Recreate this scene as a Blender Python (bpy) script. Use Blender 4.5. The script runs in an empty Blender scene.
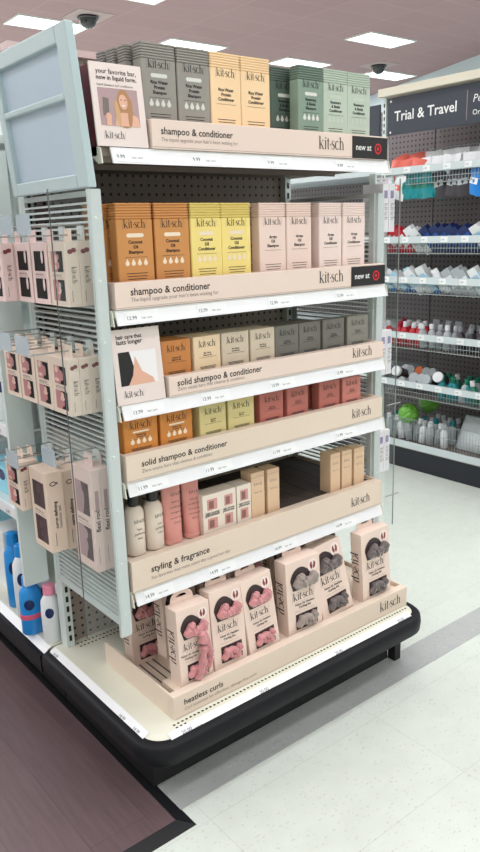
import bpy, bmesh, math, random
from mathutils import Vector, Matrix
random.seed(7)
C = bpy.context.scene.collection
V = Vector
# ------------------------------------------------------------------ materials
MATS = {}
def mat(name, col, rough=.5, metal=0., spec=.5, trans=0., alpha=1., emit=None, estr=0., var=0., vscale=8., bump=0., bscale=60., coat=0., sheen=0.):
    if name in MATS: return MATS[name]
    m = bpy.data.materials.new(name); m.use_nodes = True
    nt = m.node_tree; b = nt.nodes['Principled BSDF']
    b.inputs['Base Color'].default_value = (*col, 1); b.inputs['Roughness'].default_value = rough
    b.inputs['Metallic'].default_value = metal; b.inputs['Specular IOR Level'].default_value = spec
    b.inputs['Transmission Weight'].default_value = trans; b.inputs['Alpha'].default_value = alpha
    b.inputs['Coat Weight'].default_value = coat; b.inputs['Sheen Weight'].default_value = sheen
    if emit: b.inputs['Emission Color'].default_value = (*emit, 1); b.inputs['Emission Strength'].default_value = estr
    tc = nt.nodes.new('ShaderNodeTexCoord')
    if var > 0:
        n = nt.nodes.new('ShaderNodeTexNoise'); n.inputs['Scale'].default_value = vscale; n.inputs['Detail'].default_value = 4
        nt.links.new(tc.outputs['Object'], n.inputs['Vector'])
        r = nt.nodes.new('ShaderNodeValToRGB'); r.color_ramp.elements[0].position = .3; r.color_ramp.elements[1].position = .7
        r.color_ramp.elements[0].color = (*[max(0, c*(1-var)) for c in col], 1)
        r.color_ramp.elements[1].color = (*[min(1, c*(1+var)) for c in col], 1)
        nt.links.new(n.outputs['Fac'], r.inputs['Fac']); nt.links.new(r.outputs['Color'], b.inputs['Base Color'])
    if bump > 0:
        n2 = nt.nodes.new('ShaderNodeTexNoise'); n2.inputs['Scale'].default_value = bscale
        nt.links.new(tc.outputs['Object'], n2.inputs['Vector'])
        bp = nt.nodes.new('ShaderNodeBump'); bp.inputs['Strength'].default_value = bump; bp.inputs['Distance'].default_value = .002
        nt.links.new(n2.outputs['Fac'], bp.inputs['Height']); nt.links.new(bp.outputs['Normal'], b.inputs['Normal'])
    MATS[name] = m
    return m
def s(r, g, b):   # sRGB 0-255 -> linear
    return tuple(((c/255)/12.92 if c/255 <= .04045 else ((c/255+.055)/1.055)**2.4) for c in (r, g, b))

def acrylic(name):
    m = bpy.data.materials.new(name); m.use_nodes = True; nt = m.node_tree
    for n in list(nt.nodes): nt.nodes.remove(n)
    o = nt.nodes.new('ShaderNodeOutputMaterial'); t = nt.nodes.new('ShaderNodeBsdfTransparent'); g = nt.nodes.new('ShaderNodeBsdfGlossy')
    t.inputs['Color'].default_value = (.965, .975, .975, 1); g.inputs['Roughness'].default_value = .05; g.inputs['Color'].default_value = (.8, .9, .9, 1)
    f = nt.nodes.new('ShaderNodeValue'); f.outputs[0].default_value = .03; mx = nt.nodes.new('ShaderNodeMixShader')
    nt.links.new(f.outputs[0], mx.inputs[0]); nt.links.new(t.outputs[0], mx.inputs[1]); nt.links.new(g.outputs[0], mx.inputs[2])
    nt.links.new(mx.outputs[0], o.inputs['Surface']); MATS[name] = m
    return m

def pegboard_mat(name, col, hole, pitch=.0254, rad=.17):
    m = mat(name, col, .6); nt = m.node_tree; b = nt.nodes['Principled BSDF']; tc = [n for n in nt.nodes if n.type == 'TEX_COORD'][0]
    sc = nt.nodes.new('ShaderNodeVectorMath'); sc.operation = 'SCALE'; sc.inputs['Scale'].default_value = 1/pitch
    nt.links.new(tc.outputs['Object'], sc.inputs[0])
    fr = nt.nodes.new('ShaderNodeVectorMath'); fr.operation = 'FRACTION'; nt.links.new(sc.outputs[0], fr.inputs[0])
    sb = nt.nodes.new('ShaderNodeVectorMath'); sb.operation = 'SUBTRACT'; sb.inputs[1].default_value = (.5, .5, .5); nt.links.new(fr.outputs[0], sb.inputs[0])
    ml = nt.nodes.new('ShaderNodeVectorMath'); ml.operation = 'MULTIPLY'; nt.links.new(sb.outputs[0], ml.inputs[0]); ml.inputs[1].default_value = (1, 0, 1)
    ln = nt.nodes.new('ShaderNodeVectorMath'); ln.operation = 'LENGTH'; nt.links.new(ml.outputs[0], ln.inputs[0])
    lt = nt.nodes.new('ShaderNodeMath'); lt.operation = 'LESS_THAN'; lt.inputs[1].default_value = rad; nt.links.new(ln.outputs['Value'], lt.inputs[0])
    mx = nt.nodes.new('ShaderNodeMix'); mx.data_type = 'RGBA'; mx.inputs['A'].default_value = (*col, 1); mx.inputs['B'].default_value = (*hole, 1)
    nt.links.new(lt.outputs[0], mx.inputs['Factor']); nt.links.new(mx.outputs['Result'], b.inputs['Base Color'])
    return m, ml

def floor_mat(name, base, c1, c2, seams=True, rough=.33):
    m = mat(name, base, rough, spec=.5); nt = m.node_tree; b = nt.nodes['Principled BSDF']; tc = [n for n in nt.nodes if n.type == 'TEX_COORD'][0]
    L = nt.links
    def mix(f, a, bb):
        x = nt.nodes.new('ShaderNodeMix'); x.data_type = 'RGBA'
        L.new(f, x.inputs['Factor'])
        if isinstance(a, tuple): x.inputs['A'].default_value = (*a, 1)
        else: L.new(a, x.inputs['A'])
        x.inputs['B'].default_value = (*bb, 1); return x.outputs['Result']
    def chips(scale, thr, w):
        mp = nt.nodes.new('ShaderNodeMapping'); mp.inputs['Rotation'].default_value = (0, 0, w); mp.inputs['Scale'].default_value = (1, 2.6, 1); L.new(tc.outputs['Object'], mp.inputs[0])
        v = nt.nodes.new('ShaderNodeTexVoronoi'); v.inputs['Scale'].default_value = scale; L.new(mp.outputs[0], v.inputs['Vector'])
        lt = nt.nodes.new('ShaderNodeMath'); lt.operation = 'LESS_THAN'; lt.inputs[1].default_value = thr; L.new(v.outputs['Distance'], lt.inputs[0])
        sep = nt.nodes.new('ShaderNodeSeparateColor'); L.new(v.outputs['Color'], sep.inputs[0])
        g = nt.nodes.new('ShaderNodeMath'); g.operation = 'GREATER_THAN'; g.inputs[1].default_value = .62; L.new(sep.outputs[0], g.inputs[0])
        mu = nt.nodes.new('ShaderNodeMath'); mu.operation = 'MULTIPLY'; L.new(lt.outputs[0], mu.inputs[0]); L.new(g.outputs[0], mu.inputs[1])
        m2 = nt.nodes.new('ShaderNodeMath'); m2.operation = 'MULTIPLY'; m2.inputs[1].default_value = .6; L.new(mu.outputs[0], m2.inputs[0])
        return m2.outputs[0]
    n = nt.nodes.new('ShaderNodeTexNoise'); n.inputs['Scale'].default_value = 14; n.inputs['Detail'].default_value = 6; L.new(tc.outputs['Object'], n.inputs['Vector'])
    r = nt.nodes.new('ShaderNodeValToRGB'); r.color_ramp.elements[0].position = .35; r.color_ramp.elements[1].position = .65
    r.color_ramp.elements[0].color = (*[c*.95 for c in base], 1); r.color_ramp.elements[1].color = (*base, 1); L.new(n.outputs['Fac'], r.inputs['Fac'])
    col = mix(chips(42, .21, .6), r.outputs['Color'], c1); col = mix(chips(30, .16, -.7), col, c2); col = mix(chips(60, .2, 1.4), col, c1)
    if seams:
        br = nt.nodes.new('ShaderNodeTexBrick'); br.offset = 0; br.inputs['Scale'].default_value = 1; br.inputs['Mortar Size'].default_value = .0007
        br.inputs['Brick Width'].default_value = .6096; br.inputs['Row Height'].default_value = .3048; br.inputs['Mortar Smooth'].default_value = .3
        mp = nt.nodes.new('ShaderNodeMapping'); mp.inputs['Location'].default_value = (-.881, -.969, 0); L.new(tc.outputs['Object'], mp.inputs[0]); L.new(mp.outputs[0], br.inputs['Vector'])
        mu = nt.nodes.new('ShaderNodeMath'); mu.operation = 'MULTIPLY'; mu.inputs[1].default_value = .45; L.new(br.outputs['Fac'], mu.inputs[0])
        col = mix(mu.outputs[0], col, tuple(c*.4 for c in base))
    L.new(col, b.inputs['Base Color'])
    return m

def wood_mat(name, col):
    m = mat(name, col, .32, spec=.5); nt = m.node_tree; b = nt.nodes['Principled BSDF']; tc = [n for n in nt.nodes if n.type == 'TEX_COORD'][0]; L = nt.links
    mp = nt.nodes.new('ShaderNodeMapping'); mp.inputs['Rotation'].default_value = (0, 0, math.pi/2); L.new(tc.outputs['Object'], mp.inputs[0])
    br = nt.nodes.new('ShaderNodeTexBrick'); br.inputs['Scale'].default_value = 1; br.inputs['Brick Width'].default_value = .92; br.inputs['Row Height'].default_value = .152; br.inputs['Mortar Size'].default_value = .0008
    br.inputs['Color1'].default_value = (*col, 1); br.inputs['Color2'].default_value = (*[c*.9 for c in col], 1); br.inputs['Mortar'].default_value = (*[c*.6 for c in col], 1); L.new(mp.outputs[0], br.inputs['Vector'])
    mp2 = nt.nodes.new('ShaderNodeMapping'); mp2.inputs['Scale'].default_value = (40, 2.2, 1); L.new(tc.outputs['Object'], mp2.inputs[0])
    n = nt.nodes.new('ShaderNodeTexNoise'); n.inputs['Scale'].default_value = 2; n.inputs['Detail'].default_value = 8; n.inputs['Roughness'].default_value = .7; L.new(mp2.outputs[0], n.inputs['Vector'])
    r = nt.nodes.new('ShaderNodeValToRGB'); r.color_ramp.elements[0].position = .35; r.color_ramp.elements[0].color = (.82, .82, .82, 1); r.color_ramp.elements[1].position = .7; r.color_ramp.elements[1].color = (1.14, 1.12, 1.12, 1)
    L.new(n.outputs['Fac'], r.inputs['Fac'])
    mx = nt.nodes.new('ShaderNodeMix'); mx.data_type = 'RGBA'; mx.blend_type = 'MULTIPLY'; mx.inputs['Factor'].default_value = 1
    L.new(br.outputs['Color'], mx.inputs['A']); L.new(r.outputs['Color'], mx.inputs['B']); L.new(mx.outputs['Result'], b.inputs['Base Color'])
    return m

def ceil_mat(name, col):
    m = mat(name, col, .9, spec=.1); nt = m.node_tree; b = nt.nodes['Principled BSDF']; tc = [n for n in nt.nodes if n.type == 'TEX_COORD'][0]; L = nt.links
    br = nt.nodes.new('ShaderNodeTexBrick'); br.offset = 0; br.inputs['Scale'].default_value = 1; br.inputs['Brick Width'].default_value = 1.22; br.inputs['Row Height'].default_value = .61; br.inputs['Mortar Size'].default_value = .012
    br.inputs['Color1'].default_value = (*col, 1); br.inputs['Color2'].default_value = (*[c*.95 for c in col], 1); br.inputs['Mortar'].default_value = (*[c*1.12 for c in col], 1)
    mp = nt.nodes.new('ShaderNodeMapping'); mp.inputs['Location'].default_value = (-5.3, -9.4, 0); L.new(tc.outputs['Object'], mp.inputs[0])
    L.new(mp.outputs[0], br.inputs['Vector']); L.new(br.outputs['Color'], b.inputs['Base Color'])
    return m

M_white = mat('white_metal', s(214, 226, 224), .4, spec=.4, var=.03, vscale=3)
M_louver = mat('louver_metal', s(198, 207, 206), .45, var=.02)
M_cream = mat('cream_metal', s(222, 222, 206), .45, var=.04, vscale=5)
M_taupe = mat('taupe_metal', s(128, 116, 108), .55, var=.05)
M_black = mat('black_bumper', s(14, 16, 21), .5, spec=.25, bump=.1)
M_kick = mat('black_kick', s(12, 12, 15), .6)
M_ink = mat('ink', s(38, 32, 34), .6)
M_inkb = mat('black_ink', s(24, 22, 24), .6)
M_inkl = mat('light_ink', s(150, 136, 132), .7)
M_inkw = mat('white_ink', s(240, 240, 238), .6)
M_red = mat('sign_red', s(205, 30, 45), .5)
M_strip = mat('rail_white', s(236, 238, 240), .3)
M_tag = mat('tag_paper', s(240, 243, 243), .5)
M_tagi = mat('tag_ink', s(120, 128, 134), .6)
M_tray = mat('tray_board', s(232, 212, 199), .6, var=.015, vscale=4, bump=.04)
M_tray2 = mat('tray_board_sand', s(226, 209, 191), .6, var=.015, vscale=4, bump=.04)
M_clear = acrylic('clear_acrylic')
M_wire = mat('zinc_wire', s(176, 178, 176), .3, metal=.8)
M_dwire = mat('dark_wire', s(90, 92, 94), .35, metal=.6)
M_flip = mat('blue_grey_flip_tag', s(182, 196, 206), .25, spec=.6, alpha=.7)
PEG, PEGN = pegboard_mat('pegboard', s(150, 138, 130), s(40, 34, 34))

# ------------------------------------------------------------------ text and logo
_tc = {}
def text_data(t, bold=0.):
    k = (t, bold)
    if k in _tc: return _tc[k]
    cu = bpy.data.curves.new('t', 'FONT'); cu.body = t; cu.size = 1; cu.offset = bold; cu.resolution_u = 2
    o = bpy.data.objects.new('t', cu); C.objects.link(o)
    dg = bpy.context.evaluated_depsgraph_get(); me = bpy.data.meshes.new_from_object(o.evaluated_get(dg))
    vs = [(v.co.x, v.co.y) for v in me.vertices]; fs = [tuple(p.vertices) for p in me.polygons]
    bpy.data.objects.remove(o); bpy.data.curves.remove(cu); bpy.data.meshes.remove(me)
    if vs:
        x0 = min(v[0] for v in vs); x1 = max(v[0] for v in vs)
        vs = [(x-x0, y) for x, y in vs]; w = x1-x0
    else: w = 0
    _tc[k] = (vs, fs, w); return _tc[k]
def ribbon(pts, ws):
    vs = []; fs = []
    n = len(pts)
    for i in range(n):
        a = V(pts[max(0, i-1)]); b = V(pts[min(n-1, i+1)]); d = (b-a).normalized(); nn = V((-d.y, d.x))
        w = ws[i] if isinstance(ws, (list, tuple)) else ws
        p = V(pts[i]); vs += [tuple(p+nn*w/2), tuple(p-nn*w/2)]
    for i in range(n-1): fs.append((2*i, 2*i+1, 2*i+3, 2*i+2))
    return vs, fs
def logo_data(slashes=False):
    k = ('LOGO', slashes)
    if k in _tc: return _tc[k]
    vs = []; fs = []
    def add(d):
        o = len(vs); vs.extend(d[0]); fs.extend([tuple(i+o for i in f) for f in d[1]])
    def rc(x0, x1, y0, y1): add(([(x0, y0), (x1, y0), (x1, y1), (x0, y1)], [(0, 1, 2, 3)]))
    def arc(cx, cy, rx, ry, a0, a1, w0, w1, n=12):
        P = []; W = []
        for i in range(n+1):
            a = math.radians(a0+(a1-a0)*i/n); P.append((cx+rx*math.cos(a), cy+ry*math.sin(a)))
            W.append(w0+(w1-w0)*abs(math.cos(a)))
        add(ribbon(P, W))
    x = 0.
    if slashes: add(ribbon([(0, -.25), (.26, 1.4)], .035)); x = .3
    T = .17; t = .05                      # thick, thin
    rc(x+.1, x+.1+T, 0, 1.52); rc(x, x+.36, 0, t); rc(x, x+.12, 1.46, 1.52)          # k
    add(ribbon([(x+.26, .5), (x+.72, 1.05)], t)); rc(x+.55, x+.85, 1.02, 1.07)
    add(ribbon([(x+.38, .62), (x+.78, 0)], T)); rc(x+.6, x+.95, 0, t)
    x += 1.0
    rc(x+.1, x+.1+T, 0, 1.05); rc(x, x+.37, 0, t); rc(x, x+.12, 1.0, 1.05); arc(x+.185, 1.34, .05, .05, 0, 360, .1, .1, 8)   # i
    x += .42
    rc(x+.12, x+.12+T, .1, 1.3); rc(x, x+.5, 1.0, 1.05); arc(x+.33, .17, .14, .14, 180, 300, .1, .1, 6)                # t
    x += .62; arc(x+.05, .55, .05, .05, 0, 360, .1, .1, 8); x += .2
    P = [(.52, .82), (.46, .98), (.28, 1.03), (.1, .93), (.09, .76), (.28, .58), (.47, .42), (.53, .24), (.42, .06), (.25, .01), (.08, .06), (.02, .24)]
    add(ribbon([(x+a, b) for a, b in P], [.05, .06, .06, .1, .15, .18, .18, .15, .09, .06, .06, .05])); x += .66    # s
    arc(x+.36, .52, .3, .5, 50, 320, .05, .17, 16); x += .78                                                    # c
    rc(x+.08, x+.08+T, 0, 1.52); rc(x, x+.34, 0, t); rc(x, x+.1, 1.46, 1.52)                                      # h
    arc(x+.42, .68, .24, .34, 160, 0, .05, .15, 10); rc(x+.59, x+.59+T, 0, .7); rc(x+.5, x+.86, 0, t); x += .9
    if slashes: add(ribbon([(x+.02, -.25), (x+.28, 1.4)], .035)); x += .32
    _tc[k] = (vs, fs, x); return _tc[k]

# ------------------------------------------------------------------ mesh builder
class MB:
    def __init__(self): self.v = []; self.f = []; self.m = []; self.mats = []
    def mi(self, m):
        if m not in self.mats: self.mats.append(m)
        return self.mats.index(m)
    def raw(self, vs, fs, m):
        o = len(self.v); i = self.mi(m); self.v.extend([tuple(v) for v in vs])
        for f in fs: self.f.append(tuple(k+o for k in f)); self.m.append(i)
        return self
    def box(self, x0, x1, y0, y1, z0, z1, m, M=None):
        vs = [V((x, y, z)) for x in (x0, x1) for y in (y0, y1) for z in (z0, z1)]
        if M: vs = [M @ v for v in vs]
        return self.raw(vs, [(0, 1, 3, 2), (4, 6, 7, 5), (0, 4, 5, 1), (2, 3, 7, 6), (0, 2, 6, 4), (1, 5, 7, 3)], m)
    def loft(self, rings, m, caps=True, closed=True):
        n = len(rings[0]); vs = [p for r in rings for p in r]; fs = []
        for i in range(len(rings)-1):
            for j in range(n if closed else n-1):
                a = i*n+j; b = i*n+(j+1) % n; fs.append((a, b, b+n, a+n))
        if caps: fs.append(tuple(range(n-1, -1, -1))); fs.append(tuple((len(rings)-1)*n+j for j in range(n)))
        return self.raw(vs, fs, m)
    def lathe(self, prof, c, m, n=20, sx=1., sy=1., ax=None):
        rings = []
        for r, z in prof:
            R = [V((r*sx*math.cos(2*math.pi*k/n), r*sy*math.sin(2*math.pi*k/n), z)) for k in range(n)]
            if ax is not None: R = [ax @ p for p in R]
            rings.append([p+V(c) for p in R])
        return self.loft(rings, m)
    def tube(self, pts, r, m, n=6, cyc=False):
        pts = [V(p) for p in pts]; rings = []
        up = V((0, 0, 1))
        for i, p in enumerate(pts):
            d = (pts[min(i+1, len(pts)-1)]-pts[max(i-1, 0)]).normalized()
            a = d.cross(up)
            if a.length < .05: a = d.cross(V((1, 0, 0)))
            a.normalize(); b = d.cross(a); rr = r[i] if isinstance(r, (list, tuple)) else r
            rings.append([p+a*rr*math.cos(2*math.pi*k/n)+b*rr*math.sin(2*math.pi*k/n) for k in range(n)])
        return self.loft(rings, m)
    def poly(self, pts, m): return self.raw(pts, [tuple(range(len(pts)))], m)
    def flat(self, data, o, u, v, size, m, align='l', width=None):
        vs, fs, w = data
        if width: size = width/w
        o = V(o); u = V(u).normalized(); v = V(v).normalized(); off = 0 if align == 'l' else (-w*size/2 if align == 'c' else -w*size)
        return self.raw([o+u*(x*size+off)+v*(y*size) for x, y in vs], fs, m)
    def text(self, t, o, u, v, size, m, align='l', bold=0., width=None): return self.flat(text_data(t, bold), o, u, v, size, m, align, width)
    def logo(self, o, u, v, width, m, slashes=False, align='l'): return self.flat(logo_data(slashes), o, u, v, 1, m, align, width)
    def build(self, name, parent=None, loc=(0, 0, 0), smooth=False, bevel=0.):
        me = bpy.data.meshes.new(name); me.from_pydata(self.v, [], self.f)
        for m in self.mats: me.materials.append(m)
        me.polygons.foreach_set('material_index', self.m)
        if smooth: me.polygons.foreach_set('use_smooth', [True]*len(self.f))
        me.update(); bm = bmesh.new(); bm.from_mesh(me)
        if len(self.f) < 4000 and not all(len(f) == 4 and False for f in self.f): 
            if smooth: bmesh.ops.recalc_face_normals(bm, faces=bm.faces)
        bm.to_mesh(me); bm.free()
        o = bpy.data.objects.new(name, me); C.objects.link(o); o.location = loc
        if parent: o.parent = parent
        if smooth:
            try: me.set_sharp_from_angle(angle=math.radians(40))
            except Exception: pass
        if bevel: b = o.modifiers.new('b', 'BEVEL'); b.width = bevel; b.segments = 2; b.limit_method = 'ANGLE'
        return o
def thing(name, label, cat, loc=(0, 0, 0), rz=0, group=None):
    o = bpy.data.objects.new(name, None); o.empty_display_size = .05; C.objects.link(o); o.location = loc; o.rotation_euler = (0, 0, rz)
    tag(o, label, cat, group); return o
def tag(o, label, cat, group=None):
    o['label'] = label; o['category'] = cat
    if group: o['group'] = group
    return o
def struct(o): o['kind'] = 'structure'; return o
def dup(root, loc, rot, label, group=None, scale=None):
    r = root.copy(); C.objects.link(r); r.location = loc; r.rotation_euler = rot
    if scale: r.scale = scale
    r['label'] = label
    if group: r['group'] = group
    for ch in list(root.children):
        c = ch.copy(); C.objects.link(c); c.parent = r
        for g in ch.children:
            d = g.copy(); C.objects.link(d); d.parent = c
    return r
ORD = ['leftmost', 'second', 'third', 'fourth', 'fifth', 'sixth', 'seventh', 'eighth', 'ninth', 'tenth', 'eleventh', 'twelfth', 'thirteenth', 'fourteenth', 'fifteenth', 'sixteenth', 'seventeenth', 'eighteenth', 'nineteenth', 'twentieth'] + ['%dth' % k for k in range(21, 60)]
X = (1, 0, 0); Y = (0, 1, 0); Z = (0, 0, 1); NX = (-1, 0, 0); NY = (0, -1, 0)

# ------------------------------------------------------------------ room
def plane(name, pts, m):
    return struct(MB().poly(pts, m).build(name))
plane('floor', [(-8, -8, 0), (19, -8, 0), (19, 24, 0), (-8, 24, 0)], floor_mat('tile_floor', s(210, 218, 209), s(182, 186, 180), s(196, 188, 180)))
o = MB().box(-3, 19, 1.347, 1.457, .0001, .0015, floor_mat('stripe_tile', s(176, 180, 178), s(136, 140, 142), s(204, 206, 204), False)).build('trim_1'); struct(o)
plane('ceiling', [(-8, -8, 4.6), (-8, 24, 4.6), (19, 24, 4.6), (19, -8, 4.6)], ceil_mat('ceiling_tile', s(163, 138, 140)))
Mw = mat('wall_paint', s(196, 210, 216), .8, var=.03, vscale=.6)
plane('wall_right', [(8.6, -4, 0), (17.4, 19, 0), (17.4, 19, 4.6), (8.6, -4, 4.6)], Mw)
Mw2 = mat('wall_paint_pale', s(206, 206, 202), .8, var=.03, vscale=.6)
plane('wall_back', [(-8, 23, 0), (19, 23, 0), (19, 23, 4.6), (-8, 23, 4.6)], Mw2)
plane('wall_left', [(-7, -8, 0), (-7, 24, 0), (-7, 24, 4.6), (-7, -8, 4.6)], Mw2)
plane('wall_front', [(-8, -7, 0), (19, -7, 0), (19, -7, 4.6), (-8, -7, 4.6)], Mw2)
# dark wood-look flooring with a black reducer strip
struct(MB().box(-4, .81, 1.32, 9, .0002, .008, wood_mat('dark_wood', s(104, 86, 88))).build('floor'))
tm = mat('reducer_black', s(26, 27, 30), .35, spec=.5)
b = MB()
pr = [(-4, 1.32), (.81, 1.32), (.81, 9)]; po = [(-4, 1.283), (.845, 1.283), (.845, 9)]
b.raw([(x, y, .0095) for x, y in pr]+[(x, y, .001) for x, y in po], [(0, 3, 4, 1), (1, 4, 5, 2)], tm)
b.raw([(x, y, .001) for x, y in pr]+[(x, y, .0002) for x, y in po], [(0, 1, 4, 3), (1, 2, 5, 4)], tm)
struct(b.build('trim_2'))

# ceiling lights
Mlit = mat('light_diffuser', (.9, .95, 1), .5, emit=(.93, 1., .98), estr=3.2)
Mlf = mat('light_frame', s(225, 228, 226), .5)
def ceiling_light(x, y, label):
    t = thing('ceiling_light', label, 'light', (x, y, 4.6), 0, 'recessed fluorescent ceiling lights')
    b = MB(); w, h = 1.22, .61
    for a in ((0, w, 0, .03), (0, w, h-.03, h), (0, .03, .03, h-.03), (w-.03, w, .03, h-.03)): b.box(a[0], a[1], a[2], a[3], -.02, 0, Mlf)
    b.build('frame', t); MB().box(.03, w-.03, .03, h-.03, -.012, -.002, Mlit).build('diffuser', t)
    b = MB()
    for k in (1, 2, 3): b.box(w*k/4-.006, w*k/4+.006, .03, h-.03, -.018, -.012, Mlf)
    b.box(.03, w-.03, h/2-.006, h/2+.006, -.018, -.012, Mlf)
    b.build('divider', t)
for x, y, l in ((10.52, 9.38, 'large bright ceiling light above the aisle sign, upper right of the view'), (7.9, 11.5, 'bright ceiling light right above the grey and cream cartons'),
                (5.2, 11.5, 'bright ceiling light partly hidden by the pale header panel'), (5.4, 9.42, 'ceiling light cut by the top edge of the view'),
                (10.6, 11.55, 'ceiling light just above the green cartons'), (13.1, 11.42, 'small far ceiling light below the right security dome')):
    ceiling_light(x, y, l)
LE = 26
for yy in (-5.2, -3.1, -1, 1.1, 3.2, 5.3, 7.3, 9.42, 11.5, 13.6, 15.7, 17.8, 19.9):
    for xx in (-4.9, -2.2, .5, 3.2, 5.2, 7.9, 10.5, 13.2):
        if yy > 9 and xx > 4.9 and yy < 13: continue
        if xx > 8.9+(yy+4)*.383: continue
        l = bpy.data.lights.new('troffer', 'AREA'); l.shape = 'RECTANGLE'; l.size = 1.2; l.size_y = .6; l.energy = LE if yy < 8 else LE*1.6; l.color = (.98, .99, 1.)
        ob = bpy.data.objects.new('troffer_lamp', l); C.objects.link(ob); ob.location = (xx+.6, yy+.3, 4.585)
Md = mat('dome_smoke', s(28, 28, 32), .12, spec=.7)
for x, y, l in ((12.75, 11.15, 'dark security camera dome on the ceiling at the right, above the small light'), (6.12, 11.1, 'dark security camera dome on the ceiling above the header panel')):
    t = thing('security_dome', l, 'camera dome', (x, y, 4.6), 0, 'security camera domes')
    MB().lathe([(.15, 0), (.165, -.03), (.15, -.05)], (0, 0, 0), Md, 24).build('housing', t, smooth=True)
    MB().lathe([(.13, -.05), (.12, -.1), (.09, -.14), (.045, -.165), (.005, -.172)], (0, 0, 0), Md, 24).build('dome', t, smooth=True)
    MB().box(-.3, .3, -.3, .3, -.006, 0, mat('dome_plate', s(170, 152, 152), .8)).build('mounting_plate', t)

# ------------------------------------------------------------------ endcap display fixture
G = thing('endcap_display', 'white metal endcap display with five shelves, louvered sides and black bumper base', 'store shelving', (1.3, 1.7, 0))
GL = V((-1.3, -1.7, 0))
def gb(mb, name, parent=G, **k): 
    o = mb.build(name, parent, **k)
    if parent is G: o.location = GL
    return o
x0, x1, y0, y1 = .778, 1.825, 1.357, 1.955
def rr(inset, z, yb=y1, n=8):      # outline with rounded front corners
    P = []; r = max(.005, .075-inset)
    xa, xb, ya = x0+inset, x1-inset, y0+inset
    P.append(V((xa, yb, z)))
    for k in range(n+1):
        a = math.pi+math.pi/2*k/n; P.append(V((xa+r+r*math.cos(a), ya+r+r*math.sin(a), z)))
    for k in range(n+1):
        a = -math.pi/2+math.pi/2*k/n; P.append(V((xb-r+r*math.cos(a), ya+r+r*math.sin(a), z)))
    P.append(V((xb, yb, z))); return P
b = MB(); b.loft([rr(0, .184), rr(.034, .2)], M_cream, caps=False, closed=False); b.poly(rr(.034, .2), M_cream); b.poly(list(reversed(rr(0, .17))), M_cream)
for i in range(72):
    xx = .87+i*.0127; b.box(xx, xx+.006, 1.401, 1.406, .2, .2008, M_inkb)
for i in range(3): b.box(.87+i*.0127, .876+i*.0127, 1.388, 1.393, .2, .2008, M_inkb)
for j in range(2):
    for i in range(14): xx = .868+i*.0127; b.box(xx, xx+.006, 1.90+.02*j, 1.905+.02*j, .2, .2008, M_inkb)
deck = gb(b, 'base_deck')
b = MB(); b.loft([rr(.02, .192), rr(-.003, .191), rr(-.011, .184), rr(-.014, .165), rr(-.011, .138), rr(-.003, .13), rr(.02, .13)], M_black, caps=False, closed=False)
gb(b, 'bumper', smooth=True)
b = MB(); b.box(.832, 1.75, 1.452, 1.955, .0085, .17, M_kick)
gb(b, 'kick_plate')
b = MB(); b.box(1.762, 1.79, 1.43, 1.46, 0, .17, M_kick); gb(b, 'foot')
# printed paper strips on the sloping deck edge, and price prints
def slope_strip(a0, a1, side, name, ml=M_strip):
    b = MB()
    e = .0016
    if side == 'front': q = [(a0, y0+.002, .1852+e), (a1, y0+.002, .1852+e), (a1, y0+.031, .199+e), (a0, y0+.031, .199+e)]
    else: q = [(x0+.002, a0, .1852+e), (x0+.031, a0, .199+e), (x0+.031, a1, .199+e), (x0+.002, a1, .1852+e)]
    b.poly(q, ml); o = b.build(name, deck); return o
slope_strip(.842, 1.765, 'front', 'price_rail'); slope_strip(1.42, 1.95, 'side', 'price_rail')
b = MB(); sl = V((0, .034, .016)).normalized()
for xx in (.875, 1.13, 1.42, 1.7):
    b = MB(); b.text('20.00', (xx, y0+.012, .1920), X, sl, .014, M_tagi, bold=.02); b.text('curling set', (xx+.036, y0+.012, .1920), X, sl, .006, M_tagi); b.build('price_print', deck)
b = MB(); su = V((.034, 0, .016)).normalized()
for yy in (1.47, 1.54, 1.93):
    b = MB(); b.text('14.99', (x0+.012, yy, .1920), NY, su, .013, M_tagi, bold=.02); b.text('hair care', (x0+.006, yy, .1892), NY, su, .006, M_tagi); b.build('price_print', deck)
# back pegboard
b = MB(); b.box(.86, 1.745, 1.945, 1.96, .2, 1.855, PEG); gb(b, 'back_panel')
b = MB(); b.box(.835, 1.77, 1.93, 1.975, 1.855, 1.872, mat('pink_cap', s(214, 190, 188), .5)); gb(b, 'top_cap')
for xa in (.836, 1.745):
    b = MB(); b.box(xa, xa+.024, 1.92, 1.96, .2, 1.855, M_white)
    for i in range(50): b.box(xa+.008, xa+.016, 1.9185, 1.9205, .22+i*.032, .238+i*.032, M_inkb)
    gb(b, 'upright')
# louvered side panels
def louver(xa, xb, name, ys=1.5):
    b = MB(); ya, yb, za, zb = ys, 1.92, .432, 1.497
    lx = (xb, xb+.008) if xa < 1 else (xa-.006, xa+.002)
    b.box(xa, xb+.001, ya, ya+.010, za, zb, M_louver); b.box(*lx, ya+.01, ya+.03, za, zb, M_louver); b.box(*lx, yb-.024, yb, za, zb, M_louver)
    b.box(*lx, ya+.03, yb-.024, za, za+.022, M_louver); b.box(*lx, ya+.03, yb-.024, zb-.012, zb, M_louver)
    for i in range(8): b.lathe([(.004, 0), (.003, .0015)], (0, 0, 0), M_white, 8, ax=Matrix.Translation(((xa+xb)/2, ya, za+.06+i*.135)) @ Matrix.Rotation(math.pi/2, 4, 'X'))
    p = gb(b, name); sl = MB(); z = za+.03
    while z < zb-.02:
        sl.box(*lx, ya+.03, yb-.024, z, z+.0048, M_louver)
        z += .0136
    sl.build('slat', p)
    return p
LP = louver(.797, .825, 'louvered_side_panel')
# the right panel: frame with darker slats seen from inside
RP = louver(1.774, 1.80, 'louvered_side_panel', 1.545)
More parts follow.
